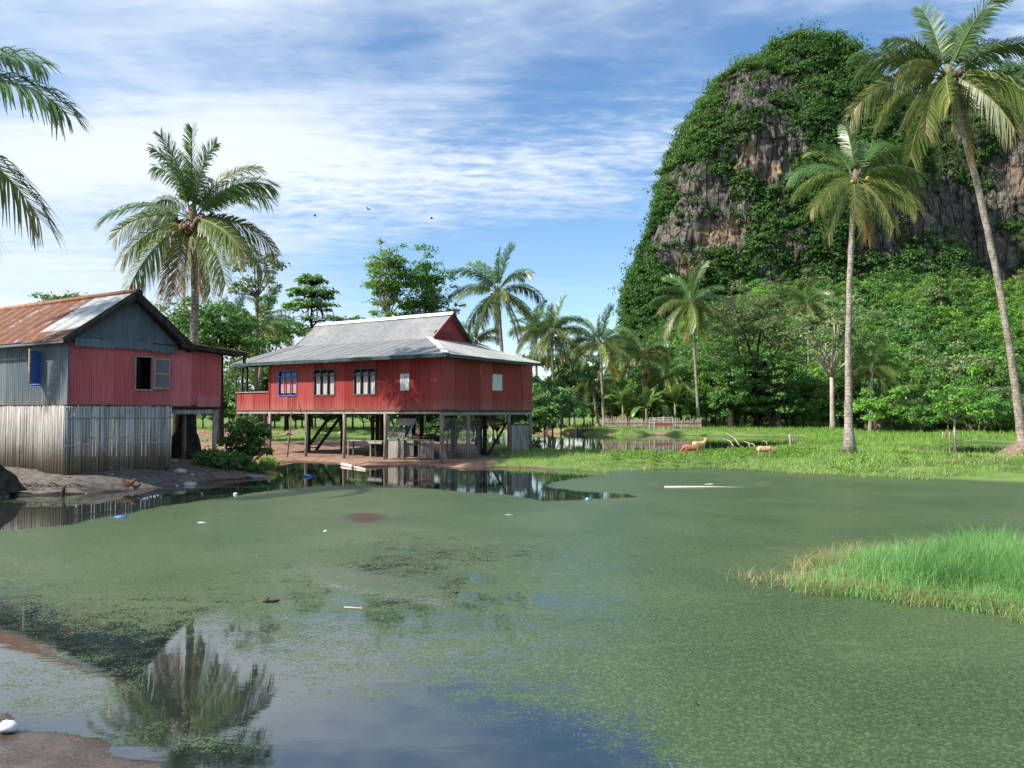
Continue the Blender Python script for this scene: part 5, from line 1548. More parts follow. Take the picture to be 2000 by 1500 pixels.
# posts and beams
def g2(x, y):
    w = Vector((H2[0], H2[1], 0)) + EX * x + EY * y
    return float(ground_z(np.array([w.x]), np.array([w.y]))[0])
PX = [528, 599, 673, 753]
for i, q in enumerate(PX):
    x = fx2(q, .05)
    MB().tube([(x - .03, .05, g2(x, .05) - .3), (x + .02, .05, 1.2), (x, .05, FZ2 - .10)], [.085, .08, .085], 8).build('post', POSTWOOD, h2, True)
MB().tube([(fx2(525, .2), .2, -.2), (fx2(525, .2), .2, FZ2 - .1)], .07, 7).build('post', POSTRED, h2, True)
for q in (859, 914, 994, 1035):
    y = fy2(q, -.06)
    MB().tube([(-.06, max(y, .06), -.35), (-.06, max(y, .06) + .02, 1.2), (-.06, max(y, .06), FZ2 - .10)], [.095, .09, .09], 8).build('post', POSTWOOD, h2, True)
for yy in (2.6, 5.1, 7.6):
    for q in (528, 599, 673, 753, 820):
        x = fx2(q, .05) + .05
        MB().box(x - .075, x + .075, yy - .075, yy + .075, -.1, FZ2 - .1).build('post', DARKWOOD, h2)
MB().box(xP, -.1, .0, .09, FZ2 - .20, FZ2 - .10).build('floor_beam', GREYWOOD, h2)
MB().box(-.10, -.01, .1, D2, FZ2 - .26, FZ2 - .12).build('floor_beam', GREYWOOD, h2)
for yy in (2.6, 5.1, 7.6):
    MB().box(xP, -.1, yy - .05, yy + .05, FZ2 - .28, FZ2 - .12).build('floor_beam', DARKWOOD, h2)
MB().box(xP, .02, -.03, .02, FZ2 - .05, FZ2).build('sill_board', POSTRED, h2)
MB().box(-.02, .03, .02, D2, FZ2 - .05, FZ2).build('sill_board', POSTRED, h2)
# stair under the house
st_ = empty('staircase', None, None); st_.parent = h2
xs0 = fx2(612, 3.4); xs1 = fx2(655, 3.4)
for yy in (3.1, 3.9):
    MB().bar((xs0 - .3, yy, .15), (xs1 + .1, yy, FZ2 - .15), .06, .16).build('stringer', DARKWOOD, st_)
for k in range(6):
    t = (k + .5) / 6
    MB().box(xs0 - .3 + (xs1 - xs0 + .4) * t - .1, xs0 - .3 + (xs1 - xs0 + .4) * t + .1, 3.1, 3.9, .15 + (FZ2 - .3) * t, .19 + (FZ2 - .3) * t).build('step', DARKWOOD, st_)
MB().bar((-1.0, 5.0, .1), (-.3, 6.2, FZ2 - .2), .08, .10).build('brace', DARKWOOD, h2)
MB().tube([(-1.15, 5.2, 0), (-1.7, 5.1, .7), (-1.6, 5.1, 1.3), (-1.75, 5.1, FZ2 - .1)], [.13, .11, .10, .09], 7).build('crooked_post', DARKWOOD, h2, True)

# gate panel of grey boards between the last posts
ya, yb = fy2(997, -.06), fy2(1033, -.06)
gt = empty('board_gate', 'grey board gate hung between the far right posts of the red house', 'gate', (0, 0, 0), 0)
gt.location = Vector((H2[0], H2[1], 0)); gt.rotation_euler = (0, 0, ang2)
zb = .18
for k in range(6):
    p = ya + .06 + (yb - ya - .08) * k / 6; q = ya + .06 + (yb - ya - .08) * (k + 1) / 6 - .012
    MB().box(-.05, -.02, p, q, zb + .01 * (k % 3), 1.62 - .012 * (k % 2)).build('board', GREYWOOD, gt)
for z in (.62, 1.60):
    MB().box(-.085, -.052, ya + .04, yb, z, z + .07).build('rail', DARKWOOD, gt)
# lath screen on the side between corner posts
ls = empty('lath_screen', 'thin see-through lath screen under the right side of the red house', 'screen')
ls.location = Vector((H2[0], H2[1], 0)); ls.rotation_euler = (0, 0, ang2)
ya, yb = fy2(868, -.9), fy2(938, -.9)
for k in range(34):
    y = ya + (yb - ya) * k / 33
    MB().box(-.92, -.905, y - .010, y + .010, .12, 2.1 - .1 * random.random()).build('lath', GREYWOOD, ls)
for z in (.5, 1.2, 1.9):
    MB().box(-.90, -.88, ya, yb, z, z + .03).build('rail', GREYWOOD, ls)

# wooden pen with a dark heap on it
def local2(x, y, z): return Vector((H2[0], H2[1], 0)) + EX * x + EY * y + Vector((0, 0, z))
pn = empty('wooden_pen', 'weathered plank pen standing under the red house', 'pen'); pn.location = Vector((H2[0], H2[1], 0)); pn.rotation_euler = (0, 0, ang2)
yq = .55
pa, pb = fx2(757, yq), fx2(788, yq); pc, pd = fx2(791, .75), fx2(846, .75)
gz = .12
def boards(root, xa, xb, y, z0, z1, n, gaps=(), mat=GREYWOOD):
    for k in range(n):
        if k in gaps: continue
        p = xa + (xb - xa) * k / n; q = xa + (xb - xa) * (k + 1) / n - .015
        MB().box(p, q, y - .014, y + .014, z0 + .02 * ((k * 7) % 3), z1 - .03 * ((k * 5) % 3)).build('plank', mat, root)
boards(pn, pa, pb, yq, gz + .06, 1.02, 5)
boards(pn, pc, pd, .75, gz + .14, 1.02, 9, (3, 4))
MB().box(pc + .3, pd - .7, .95, 1.0, gz + .2, .95).build('inner_board', INTERIOR, pn)
for x, y in ((pa, yq - .03), (pb + .02, yq), (pc, .72), (fx2(819, .72), .72), (pd, .75), (pa, 1.7), (pd, 1.8)):
    MB().box(x - .035, x + .035, y - .035, y + .035, gz - .2, 1.06).build('stake', POSTWOOD, pn)
MB().box(pa - .05, pd + .05, yq - .05, yq + .02, 1.02, 1.07).build('rail', POSTWOOD, pn)
MB().box(pc - .05, pd + .05, .70, .80, gz + .10, gz + .15).build('rail', POSTWOOD, pn)
for k in range(7):
    y = 1.0 + k * .12
    MB().box(pa, pd, y, y + .10, .98, 1.01).build('plank', DARKWOOD, pn)
mb = MB(); rr = random.Random(2)
for k in range(9):
    mb.ball((rr.uniform(pb + .15, pd - .25), rr.uniform(.95, 1.5), 1.06 + rr.uniform(0, .12)), (.28, .24, .13), 8, 5, .2, rr)
o = mb.build('dark_heap', EARTH_DARK, None); o.location = Vector((H2[0], H2[1], 0)); o.rotation_euler = (0, 0, ang2)
tag(o, 'black heap of sacking lying on the plank pen', 'heap')
# pale slatted rack leaning behind
rk = empty('slatted_rack', 'pale blue-white slatted rack tilted up on the plank pen', 'rack'); rk.location = Vector((H2[0], H2[1], 0)); rk.rotation_euler = (0, 0, ang2)
ra, rb = fx2(766, 1.2), fx2(803, 1.2)
MB().bar((ra - .05, 1.0, 1.04), (ra + .18, 1.5, 2.0), .10, .03).build('rack_frame', WHITEBOARD, rk)
MB().bar((rb - .10, 1.0, 1.04), (rb + .06, 1.5, 2.0), .08, .03).build('rack_frame', WHITEBOARD, rk)
MB().add([(ra + .10, 1.30, 1.66), (rb + .02, 1.30, 1.66), (rb + .05, 1.47, 1.99), (ra + .17, 1.47, 1.99)], [(0, 1, 2, 3)]).add([(ra + .10, 1.33, 1.66), (rb + .02, 1.33, 1.66), (rb + .05, 1.50, 1.99), (ra + .17, 1.50, 1.99)], [(3, 2, 1, 0)]).build('top_board', WHITEBOARD, rk)
for k in range(6):
    t = (k + .5) / 6
    x = ra + .02 + (rb - ra - .1) * t
    MB().bar((x, 1.02, 1.05), (x + .12, 1.34, 1.70), .05, .02).build('slat', PALEBLUE, rk)
# bench
bn = empty('plank_bench', 'long grey plank bench between the front posts of the red house', 'bench'); bn.location = Vector((H2[0], H2[1], 0)); bn.rotation_euler = (0, 0, ang2)
ba, bb = fx2(681, .9), fx2(751, .9)
for k in range(3):
    MB().box(ba - .2, bb, .75 + k * .16, .89 + k * .16, .90, .94).build('plank', GREYWOOD, bn)
for x in (ba + .1, bb - .75):
    for y in (.8, 1.15):
        MB().box(x - .03, x + .03, y - .03, y + .03, .05, .90).build('leg', POSTWOOD, bn)
MB().box(bb - .85, bb, .72, .75, .80, .90).build('apron', GREYWOOD, bn)

# pole leaning on the porch window
a = gnd(560, 899, 0.0); b = local2(fx2(571, -.25), -.25, wz2(775, fx2(571), 0))
tag(MB().tube([a - Vector((0, 0, .2)), a.lerp(b, .5) + Vector((.03, 0, 0)), b], [.035, .03, .022], 7).build('bamboo_pole', POSTRED, None, True), 'long brown pole leaning from the water up to the blue window', 'pole')

# ------------------------------------------------------------------ bamboo fence and railing on the far bank
fn = empty('bamboo_fence', 'low pale picket fence of split bamboo on the far bank', 'fence')
fr = random.Random(6)
def fence_pt(px):
    Y = 80 - (px - 1178) / 190 * 1.5
    x = (px - 1000) / F * Y
    return x, Y, float(ground_z(np.array([x]), np.array([Y]))[0])
PICK = mat_simple('pale_picket', (0.30, 0.23, 0.18), (0.52, 0.43, 0.35), 3, 0.85, 0.1, rnd=0.22)
for i in range(92):
    px = 1178 + 190 * i / 91
    x, Y, g = fence_pt(px)
    h = fr.uniform(0.95, 1.25) * (1.15 if px < 1230 else 0.95)
    dx = fr.uniform(-.05, .05)
    MB().bar((x, Y + fr.uniform(-.03, .03), g - .1), (x + dx, Y, g + h), .055 + fr.uniform(0, .04), .02, (0, 1, 0)).build('picket', PICK, fn)
for z in (.3, .7):
    for p0, p1 in ((1178, 1260), (1260, 1368)):
        a = fence_pt(p0); b = fence_pt(p1)
        MB().bar((a[0], a[1] - .05, a[2] + z), (b[0], b[1] - .05, b[2] + z), .03, .05).build('rail', PICK, fn)
fd = empty('dark_fence', 'short dark brushwood fence panel at the water left of the bamboo fence', 'fence')
for i in range(16):
    px = 1127 + i * 2.1; Y = 78.5; x = (px - 1000) / F * Y; g = float(ground_z(np.array([x]), np.array([Y]))[0])
    MB().bar((x, Y, g - .2), (x + fr.uniform(-.05, .05), Y, g + fr.uniform(.75, 1.0)), .06, .03, (0, 1, 0)).build('picket', DARKWOOD, fd)
rl = empty('metal_railing', 'white tubular railing with a brown board in front of the bamboo fence', 'railing')
WHITEM = flat('white_tube', (0.62, 0.60, 0.57), 0.5)
Y = 78.2
xa, xb = (1268 - 1000) / F * Y, (1314 - 1000) / F * Y
g = float(ground_z(np.array([xa]), np.array([Y]))[0])
for z in (1.05, 1.25, .75):
    MB().tube([(xa, Y, g + z - .1), (xb, Y, g + z)], .026, 6).build('rail', WHITEM, rl)
for k in range(6):
    x = xa + (xb - xa) * k / 5
    MB().tube([(x, Y, g - .1), (x, Y, g + 1.16 + .02 * k)], .026, 6).build('upright', WHITEM, rl)
MB().box(xa + .55, xb - .1, Y - .06, Y - .03, g + .35, g + .72).build('board', flat('brown_board', (0.26, 0.10, 0.075)), rl)

# stakes and dead branches
for i, (pa_, pb_, Y) in enumerate([((1416, 845), (1444, 874), 50), ((1412, 857), (1432, 873), 49), ((1452, 862), (1464, 874), 47), ((1462, 866), (1474, 873), 47), ((1490, 860), (1497, 870), 47)]):
    a = at(pa_[0], pa_[1], Y + 3); b = at(pb_[0], pb_[1], Y); b.z = 0.12
    m_ = a.lerp(b, .5) + Vector((.15, 0, .08))
    tag(MB().tube([a, m_, b], [.03, .035, .04], 6).build('dead_branch', BARK_PALE, None, True), ['longest bleached branch sloping into the channel water', 'second bleached branch beside the longest, nearer the cattle', 'short bleached branch standing out of the channel', 'bent bleached twig next to the short channel branch', 'curved twig on the bank right above the pale calf'][i], 'branch')
for i, (px, py, h, Y) in enumerate([(1543, 858, .75, 44)]):
    p = at(px, 868, Y); p.z = float(ground_z(np.array([p.x]), np.array([Y]))[0])
    tag(MB().tube([(0, 0, -.2), (.03, 0, h * .6), (-.02, 0, h)], [.10, .07, .06], 7).tube([(.1, 0, -.1), (.14, 0, h * .7)], [.05, .04], 6).build('bleached_stump', BARK_PALE, None, True, loc=p), 'bleached forked stump standing in the grass', 'stump')
for i, px in enumerate((1841, 1848, 1854, 1862)):
    p = at(px, 846, 58); p.z = -.1
    tag(MB().tube([(0, 0, 0), (.02, 0, .9 + .15 * (i % 2))], [.06, .05], 6).build('stake', BARK if i % 2 else BARK_PALE, None, True, loc=p), 'old stake in the back pool left of the small bright tree', 'stake', 'stakes in the back pool')

# ------------------------------------------------------------------ leafy bush by the red house
def leafy_bush(name, label, P, h, r, n_cl, leaf, lm, seed):
    rng = np.random.default_rng(seed)
    root = empty(name, label, 'bush', P)
    mb = MB(); C = []
    for k in range(n_cl):
        a = rng.uniform(0, 6.28); q = math.sqrt(rng.random()) * r; z = h * (0.25 + 0.75 * rng.random()) * (1 - 0.25 * (q / r) ** 2)
        C.append((q * math.cos(a), q * math.sin(a), z))
        if k % 2 == 0:
            mb.tube([(0.1 * math.cos(a), 0.1 * math.sin(a), -.1), (q * .5 * math.cos(a), q * .5 * math.sin(a), z * .55), (q * math.cos(a), q * math.sin(a), z)], [.03, .022, .01], 5)
    mb.build('stem', BARK, root, True)
    Vv, Va = leaf_quads(rng, C, 36, np.array([[.30, .30, .24]] * n_cl), leaf, .5, .7)
    me = mesh_np('foliage', Vv, quads(len(Vv) // 4), {'v': Va})
    link('foliage', me, lm, root)
p = at(480, 893, 29.2); p.z = float(ground_z(np.array([p.x]), np.array([p.y]))[0])
leafy_bush('leafy_bush', 'large dark leafy bush between the two houses', p, 1.85, .78, 78, .19, L_DARK, 12)
for i, (px, py, Y, h, r, n_, lm, lb) in enumerate([(412, 917, 27.0, .5, .5, 26, L_MID, 'low green weeds beside the black stump'), (446, 921, 27.0, .42, .6, 26, L_MID, 'low green plants by the loose planks at the water'), (505, 918, 27.6, .30, .5, 20, L_MID, 'creeping weeds on the bank tip below the large bush'),
                                          (524, 884, 31, .35, .32, 12, L_BRIGHT, 'small yellow-green plant at the foot of the first red-house post')]):
    p = at(px, py, Y); p.z = float(ground_z(np.array([p.x]), np.array([p.y]))[0])
    leafy_bush('weed_clump', lb, p, h, r, n_, .13, lm, 30 + i)

# ------------------------------------------------------------------ cattle, hens, birds
def calf(name, label, P, rz, s, mat, pose, ear):
    if pose == 'graze': head = [(.44, 0, .80), (.64, 0, .62), (.78, 0, .42), (.86, 0, .24), (.93, 0, .08)]
    else: head = [(.44, 0, .82), (.60, 0, .98), (.72, 0, 1.10), (.86, 0, 1.08), (1.00, 0, .98)]
    mb = MB()
    mb.tube([(-.66, 0, .74), (-.60, 0, .74), (-.42, 0, .74), (-.15, 0, .70), (.15, 0, .69), (.38, 0, .72), (.50, 0, .72)], [.08, .17, .225, .25, .255, .22, .13], 14)
    mb.ball((-.45, 0, .78), (.20, .20, .19), 12, 8).ball((.36, 0, .80), (.17, .15, .17), 12, 8)
    mb.tube(head, [.17, .125, .105, .085, .055], 12)
    mb.ball(head[2], (.115, .10, .12), 10, 8).ball(head[4], (.065, .06, .06), 10, 6)
    for sg in (-1, 1):
        mb.tube([(-.48, .10 * sg, .70), (-.50, .13 * sg, .52), (-.44, .13 * sg, .42), (-.57, .12 * sg, .26), (-.55, .12 * sg, .12), (-.53, .12 * sg, .0)], [.15, .125, .08, .048, .042, .048], 10)
        mb.tube([(.36, .10 * sg, .66), (.37, .12 * sg, .48), (.37, .12 * sg, .27), (.36, .12 * sg, .13), (.37, .12 * sg, .0)], [.12, .085, .05, .042, .048], 10)
    root = empty(name, label, 'calf', P, rz); root.scale = (s, s, s)
    link('body', fused_mesh('body', mb, 0.022), mat, root)
    hx, hy, hz = head[2]
    for sg in (-1, 1):
        MB().add([(hx - .06, .05 * sg, hz + .07), (hx - .10, .22 * sg, hz + .11), (hx - .16, .20 * sg, hz + .03), (hx - .12, .06 * sg, hz + .02)], [(0, 1, 2, 3)]).add([(hx - .06, .05 * sg, hz + .09), (hx - .10, .22 * sg, hz + .125), (hx - .16, .20 * sg, hz + .05), (hx - .12, .06 * sg, hz + .04)], [(3, 2, 1, 0)]).build('ear', ear, root)
    MB().tube([(-.66, 0, .72), (-.76, 0, .55), (-.74, 0, .30)], [.025, .016, .03], 6).build('tail', mat, root, True)
TAN = mat_simple('tan_hide', (0.24, 0.105, 0.052), (0.40, 0.20, 0.11), 3, 0.9, 0.05, c=(0.16, 0.075, 0.04))
CREAM = mat_simple('cream_hide', (0.42, 0.31, 0.16), (0.56, 0.44, 0.26), 3, 0.9, 0.05, c=(0.34, 0.24, 0.13))
PALE = mat_simple('pale_brown_hide', (0.30, 0.19, 0.12), (0.50, 0.36, 0.25), 3, 0.9, 0.05, c=(0.17, 0.10, 0.07))
p = gnd(1350, 891, 0.32); p.z = float(ground_z(np.array([p.x]), np.array([p.y]))[0])
calf('calf', 'reddish-brown calf grazing head down on the bank', p, R(176), .57, TAN, 'graze', TAN)
p = gnd(1366, 882, 0.34); p.z = float(ground_z(np.array([p.x]), np.array([p.y]))[0])
calf('calf', 'cream calf with raised head just behind the reddish-brown one', p, R(22), .60, CREAM, 'up', CREAM)
p = gnd(1494, 893, 0.34); p.z = float(ground_z(np.array([p.x]), np.array([p.y]))[0])
calf('calf', 'pale brown calf standing alone in the grass', p, R(-12), .50, PALE, 'graze', PALE)
def hen(label, px, py, s, mat, rz):
    p = gnd(px, py, 0.10); p.z = max(0.01, float(ground_z(np.array([p.x]), np.array([p.y]))[0]))
    root = empty('hen', label, 'hen', p, rz); root.scale = (s, s, s)
    mb = MB()
    mb.ball((-.01, 0, .21), (.15, .095, .10), 12, 8).tube([(.08, 0, .22), (.13, 0, .31), (.145, 0, .37)], [.075, .042, .034], 10).ball((.155, 0, .385), (.042, .034, .036), 10, 6)
    mb.tube([(.18, 0, .385), (.225, 0, .372)], [.016, .006], 6)
    mb.tube([(-.10, 0, .24), (-.20, 0, .31), (-.27, 0, .40)], [.075, .055, .02], 8)
    link('body', fused_mesh('body', mb, 0.012, 3), mat, root)
    for sg in (-1, 1):
        MB().tube([(0, .04 * sg, .14), (.01, .04 * sg, -.01)], .012, 5).build('leg', FRAMEWOOD, root)
    MB().add([(.13, 0, .41), (.19, 0, .41), (.18, 0, .45), (.15, 0, .44)], [(0, 1, 2, 3)]).build('comb', flat('comb_red', (0.4, 0.03, 0.02)), root)
hen('rust-brown hen on the mud in front of the small house', 249, 953, .95, TAN, R(170))
hen('little dark chick beside the rust-brown hen', 267, 954, .55, DARKWOOD, R(10))
BIRD = flat('bird_black', (0.015, 0.015, 0.018), 0.7)
for (px, py, sp, rz, lb) in ((615, 422, .30, .3, 'small dark bird gliding in the sky, leftmost of three'), (720, 409, .32, -.4, 'small dark bird in the sky between the other two'), (843, 427, .22, .1, 'smallest dark bird, high over the pair of trees')):
    p = at(px, py, 46)
    root = empty('bird', lb, 'bird', p, rz)
    MB().tube([(-.10, 0, 0), (0, 0, .01), (.09, 0, .0)], [.012, .035, .012], 6).build('body', BIRD, root, True)
    for sg in (-1, 1):
        MB().add([(.05, .02 * sg, .01), (.03, sp * .55 * sg, .09), (-.05, sp * sg, .03), (-.04, sp * .5 * sg, .06), (-.05, .02 * sg, .01)], [(0, 1, 2, 3, 4)]).build('wing', BIRD, root)

# ------------------------------------------------------------------ things floating and lying about
WHITEP = flat('white_plastic', (0.72, 0.72, 0.70), 0.4); BLUEP = flat('blue_plastic', (0.06, 0.20, 0.52), 0.4); CYANP = flat('cyan_plastic', (0.20, 0.45, 0.60), 0.4)
BLACKP = flat('black_rubber', (0.02, 0.02, 0.02), 0.6); STRAW = flat('pale_cane', (0.55, 0.48, 0.33), 0.7); BONE = flat('bleached_wood', (0.66, 0.58, 0.48), 0.7)
def crumple(name, label, cat, px, py, r, mat, seed, z=0.0, flat_=0.45):
    rg = random.Random(seed)
    p = gnd(px, py, z)
    return tag(MB().ball((0, 0, r[2] * .35), r, 10, 6, .22, rg).build(name, mat, None, True, loc=p), label, cat)
crumple('plastic_scrap', 'blue plastic scrap floating off the bamboo-slatted wall', 'plastic scrap', 236, 1011, (.15, .07, .035), BLUEP, 1)
crumple('plastic_scrap', 'blue plastic scrap floating in front of the red house posts', 'plastic scrap', 602, 931, (.16, .10, .06), BLUEP, 2)
crumple('plastic_scrap', 'flat blue plastic scrap in the middle of the green scum', 'plastic scrap', 995, 1006, (.10, .04, .015), CYANP, 3)
crumple('plastic_scrap', 'pale blue plastic scrap at the edge of the dark reflection', 'plastic scrap', 1148, 977, (.07, .06, .05), CYANP, 4)
crumple('plastic_bag', 'white plastic bag on the mud in the near left corner', 'plastic bag', 14, 1424, (.075, .06, .045), WHITEP, 5, .03)
crumple('litter_scrap', 'small white scrap floating near the bank tip', 'litter', 460, 966, (.06, .05, .04), WHITEP, 6)
crumple('litter_scrap', 'flat white scrap on the scum right of the blue one', 'litter', 394, 1021, (.10, .04, .012), WHITEP, 7)
crumple('litter_scrap', 'tiny white scrap left of the red algae patch', 'litter', 636, 1038, (.04, .03, .02), WHITEP, 8)
crumple('litter_scrap', 'white scrap on the scum beyond the floating pole', 'litter', 1386, 946, (.16, .04, .015), WHITEP, 9)
rg = random.Random(4)
for i in range(16):
    px = rg.uniform(40, 380); py = rg.uniform(922, 958)
    p = gnd(px, py, 0.2); p.z = float(ground_z(np.array([p.x]), np.array([p.y]))[0])
    tag(MB().ball((0, 0, .01), (rg.uniform(.03, .08), rg.uniform(.03, .05), .02), 6, 4, .3, rg).build('litter_scrap', rg.choice([WHITEP, STRAW, BONE, STONE]), None, False, loc=p), 'scrap of pale litter on the mud before the small house', 'litter', 'litter on the mud bank')
fp = gnd(1298, 952); fq = gnd(1452, 952.5)
tag(MB().tube([fp + Vector((0, 0, .01)), fp.lerp(fq, .5) + Vector((0, .03, .015)), fq + Vector((0, 0, .005))], [.032, .028, .02], 7).build('floating_pole', BONE, None, True), 'long pale bamboo pole floating on the pond', 'pole')
fp = gnd(668, 909); fq = gnd(714, 918)
tag(MB().tube([fp + Vector((0, 0, .06)), fq + Vector((0, 0, .02))], [.07, .045], 7).build('floating_log', BONE, None, True), 'short bleached log sloping off the mud into the water', 'log')
fp = gnd(672, 1188); fq = gnd(707, 1190)
tag(MB().tube([fp + Vector((0, 0, .012)), fq + Vector((0, 0, .012))], [.010, .008], 6).build('cane', STRAW, None), 'thin straw-coloured cane floating on the scum', 'cane')
p = gnd(529, 1176)
root = empty('old_sandal', 'black broken sandal floating on the scum', 'sandal', p, R(12))
MB().add([(-.09, -.02, .015), (-.03, -.035, .02), (.05, -.03, .02), (.10, -.01, .03), (.10, .02, .03), (.04, .035, .02), (-.04, .03, .02), (-.09, .015, .015),
          (-.09, -.02, .0), (-.03, -.035, .0), (.05, -.03, .0), (.10, -.01, .01), (.10, .02, .01), (.04, .035, .0), (-.04, .03, .0), (-.09, .015, .0)],
         [(0, 1, 2, 3, 4, 5, 6, 7)] + [(i, (i + 1) % 8, 8 + (i + 1) % 8, 8 + i) for i in range(8)]).build('sole', BLACKP, root)
MB().tube([(-.05, -.03, .02), (-.02, 0, .06), (-.05, .03, .02)], .007, 5).build('strap', BLACKP, root)
# loose planks and stones on the bank
for i, (px, py, rz) in enumerate([(482, 929, .5), (492, 930, .55), (502, 930, .6), (514, 930, .75)]):
    p = gnd(px, py, .06)
    o = MB().box(-.28, .28, -.07, .07, -.015, .015).build('loose_plank', GREYWOOD, None, loc=p)
    o.rotation_euler = (R(6), R(8), -rz)
    tag(o, 'grey plank lying at the water edge below the weeds', 'plank', 'loose planks at the water edge')
for i, (px, py, r, lb) in enumerate([(318, 914, .16, 'pale stone at the right end of the bamboo-slatted wall'), (352, 919, .22, 'flat pale stone below the dark palm foot'), (371, 925, .20, 'lower pale stone stepping down towards the weeds'), (340, 913, .15, 'small stone touching the flat pale one')]):
    p = gnd(px, py, .35); p.z = float(ground_z(np.array([p.x]), np.array([p.y]))[0])
    tag(MB().ball((0, 0, .03), (r, r * .8, r * .5), 9, 6, .14, rg).build('stone', STONE, None, True, loc=p), lb, 'stone')
for i in range(9):
    px = 88 + i * 6.5; py = 919 + rg.uniform(-2, 3)
    p = gnd(px, py, .42); p.z = float(ground_z(np.array([p.x]), np.array([p.y]))[0])
    tag(MB().ball((0, 0, .02), (rg.uniform(.06, .13), rg.uniform(.05, .09), .05), 8, 5, .2, rg).build('stone', STONE, None, True, loc=p), 'small stone in the line along the foot of the bamboo wall', 'stone', 'stones along the bamboo wall')
for i in range(26):
    px = rg.uniform(545, 960); py = rg.uniform(845, 872)
    p = gnd(px, py, .3); p.z = float(ground_z(np.array([p.x]), np.array([p.y]))[0])
    if p.z < .12: continue
    s = rg.uniform(.10, .26)
    tag(MB().ball((0, 0, .04), (s, s * .8, s * .55), 8, 5, .2, rg).build('stone', STONE, None, True, loc=p), 'rubble stone on the bare earth behind the red house posts', 'stone', 'rubble behind the red house')
p = gnd(122, 968, .02)
tag(MB().tube([(0, 0, -.1), (.02, 0, .12), (.05, 0, .26)], [.04, .045, .03], 6).tube([(.0, 0, .05), (-.12, .02, .12)], [.02, .01], 5).build('mooring_stub', BARK_DARK, None, True, loc=p), 'short black stub of wood at the muddy shore', 'stub')
rg2 = random.Random(9)
mb = MB()
for k in range(26):
    a = Vector((rg2.uniform(-.8, .8), rg2.uniform(-.25, .25), .03)); d = Vector((rg2.uniform(-.4, .4), rg2.uniform(-.15, .15), rg2.uniform(0, .12)))
    mb.tube([a, a + d * .5 + Vector((0, 0, .05)), a + d], [.012, .01, .005], 4)
p = gnd(108, 958, .1); p.z = float(ground_z(np.array([p.x]), np.array([p.y]))[0])
tag(mb.build('brushwood', BARK_DARK, None, loc=p), 'tangle of dark twigs on the muddy shore', 'brushwood', kind='stuff')
fp = gnd(268, 956, .1); fp.z = .12
tag(MB().tube([fp + Vector((0, 0, 0)), fp + Vector((.10, .12, .08)), fp + Vector((0.0, .24, .14))], .012, 5).build('bent_stick', BONE, None), 'white bent stick beside the hen', 'stick')

# ------------------------------------------------------------------ grass
def blades(rng, P, h, w, lean, segs=2):
    """bent blades; P (n,3)"""
    n = len(P)
    a = rng.uniform(0, 2 * math.pi, n)
    d = np.stack([np.cos(a), np.sin(a), 0 * a], 1)
    b = a + rng.uniform(1.0, 2.1, n)
    s = np.stack([np.cos(b), np.sin(b), 0 * b], 1) * (w / 2)[:, None]
    lean = lean * rng.choice([0.5, 0.8, 1.0, 1.5, 2.0], n, p=[.2, .25, .3, .15, .1])
    L = (h * rng.uniform(0.2, 1.0, n) * lean)[:, None]
    up = np.array([0, 0, 1.0])
    rows = []
    for k in range(segs + 1):
        t = k / segs
        c = P + up * (h * (t - np.minimum(0.22 * lean, 0.55) * t * t))[:, None] + d * L * t ** 1.8
        ww = (1 - t) ** 0.7 if k < segs else 0.08
        rows.append(np.stack([c - s * ww, c + s * ww], 1))
    V = np.stack(rows, 1).reshape(n, -1, 3)
    m = 2 * (segs + 1)
    Fq = np.array([[2 * k, 2 * k + 1, 2 * k + 3, 2 * k + 2] for k in range(segs)])
    Fc = (np.arange(n)[:, None, None] * m + Fq[None]).reshape(-1, 4)
    tone = np.repeat(rng.random(n) * 0.55 + 0.45 * rng.random(n), m)
    return V.reshape(-1, 3), Fc, tone
def scatter(rng, n, x0, x1, y0, y1, accept):
    X = rng.uniform(x0, x1, n); Y = rng.uniform(y0, y1, n)
    k = accept(X, Y)
    return X[k], Y[k]
rng = np.random.default_rng(5)
# bank grass
MUDPOLY = [tuple(gnd(x, y, 0.1)[:2]) for x, y in [(-900, 1100), (0, 985), (400, 945), (540, 925), (620, 915), (950, 925), (985, 903), (965, 890), (880, 880), (760, 872), (560, 870), (330, 884), (-900, 900)]]
def ok_bank(X, Y):
    s = sdf(X, Y, LAND)
    z = ground_z(X, Y)
    m = sdf(X, Y, MUDPOLY)
    d = fbm(X * 0.5, Y * 0.5, 0 * X, 3, 61)
    return (s > -0.25) & (z > -0.03) & (m < -0.2) & (d > -0.42) & (rng.random(len(X)) < np.clip(0.75 + d, 0.15, 1))
X, Y = scatter(rng, 90000, -2.0, 34, 26, 56, ok_bank)
k = np.abs((X / Y) * F) < 1120
X, Y = X[k], Y[k]
Z = ground_z(X, Y)
hh = rng.uniform(0.10, 0.30, len(X)) * (0.75 + 0.8 * np.clip(fbm(X * .4, Y * .4, 0 * X, 2, 62), -0.4, 1))
V, Fc, tone = blades(rng, np.stack([X, Y, Z - 0.02], 1), hh, rng.uniform(.018, .040, len(X)) , 0.8)
tone = np.clip(tone + 0.9 * np.repeat(fbm(X * .35, Y * .35, 0 * X, 3, 90), 6), 0, 1)
me = mesh_np('bank_grass', V, Fc, {'v': tone})
link('bank_grass', me, L_GRASS, kind='stuff', label='bright green grass covering the far bank of the pond', cat='grass')
edge = (sdf(X, Y, LAND) < 1.0 + 1.2 * fbm(X * .5, Y * .5, 0 * X, 3, 88)) | (fbm(X * .45, Y * .45, 0 * X, 3, 89) > 0.22)
kk = edge & (rng.random(len(X)) < 0.5)
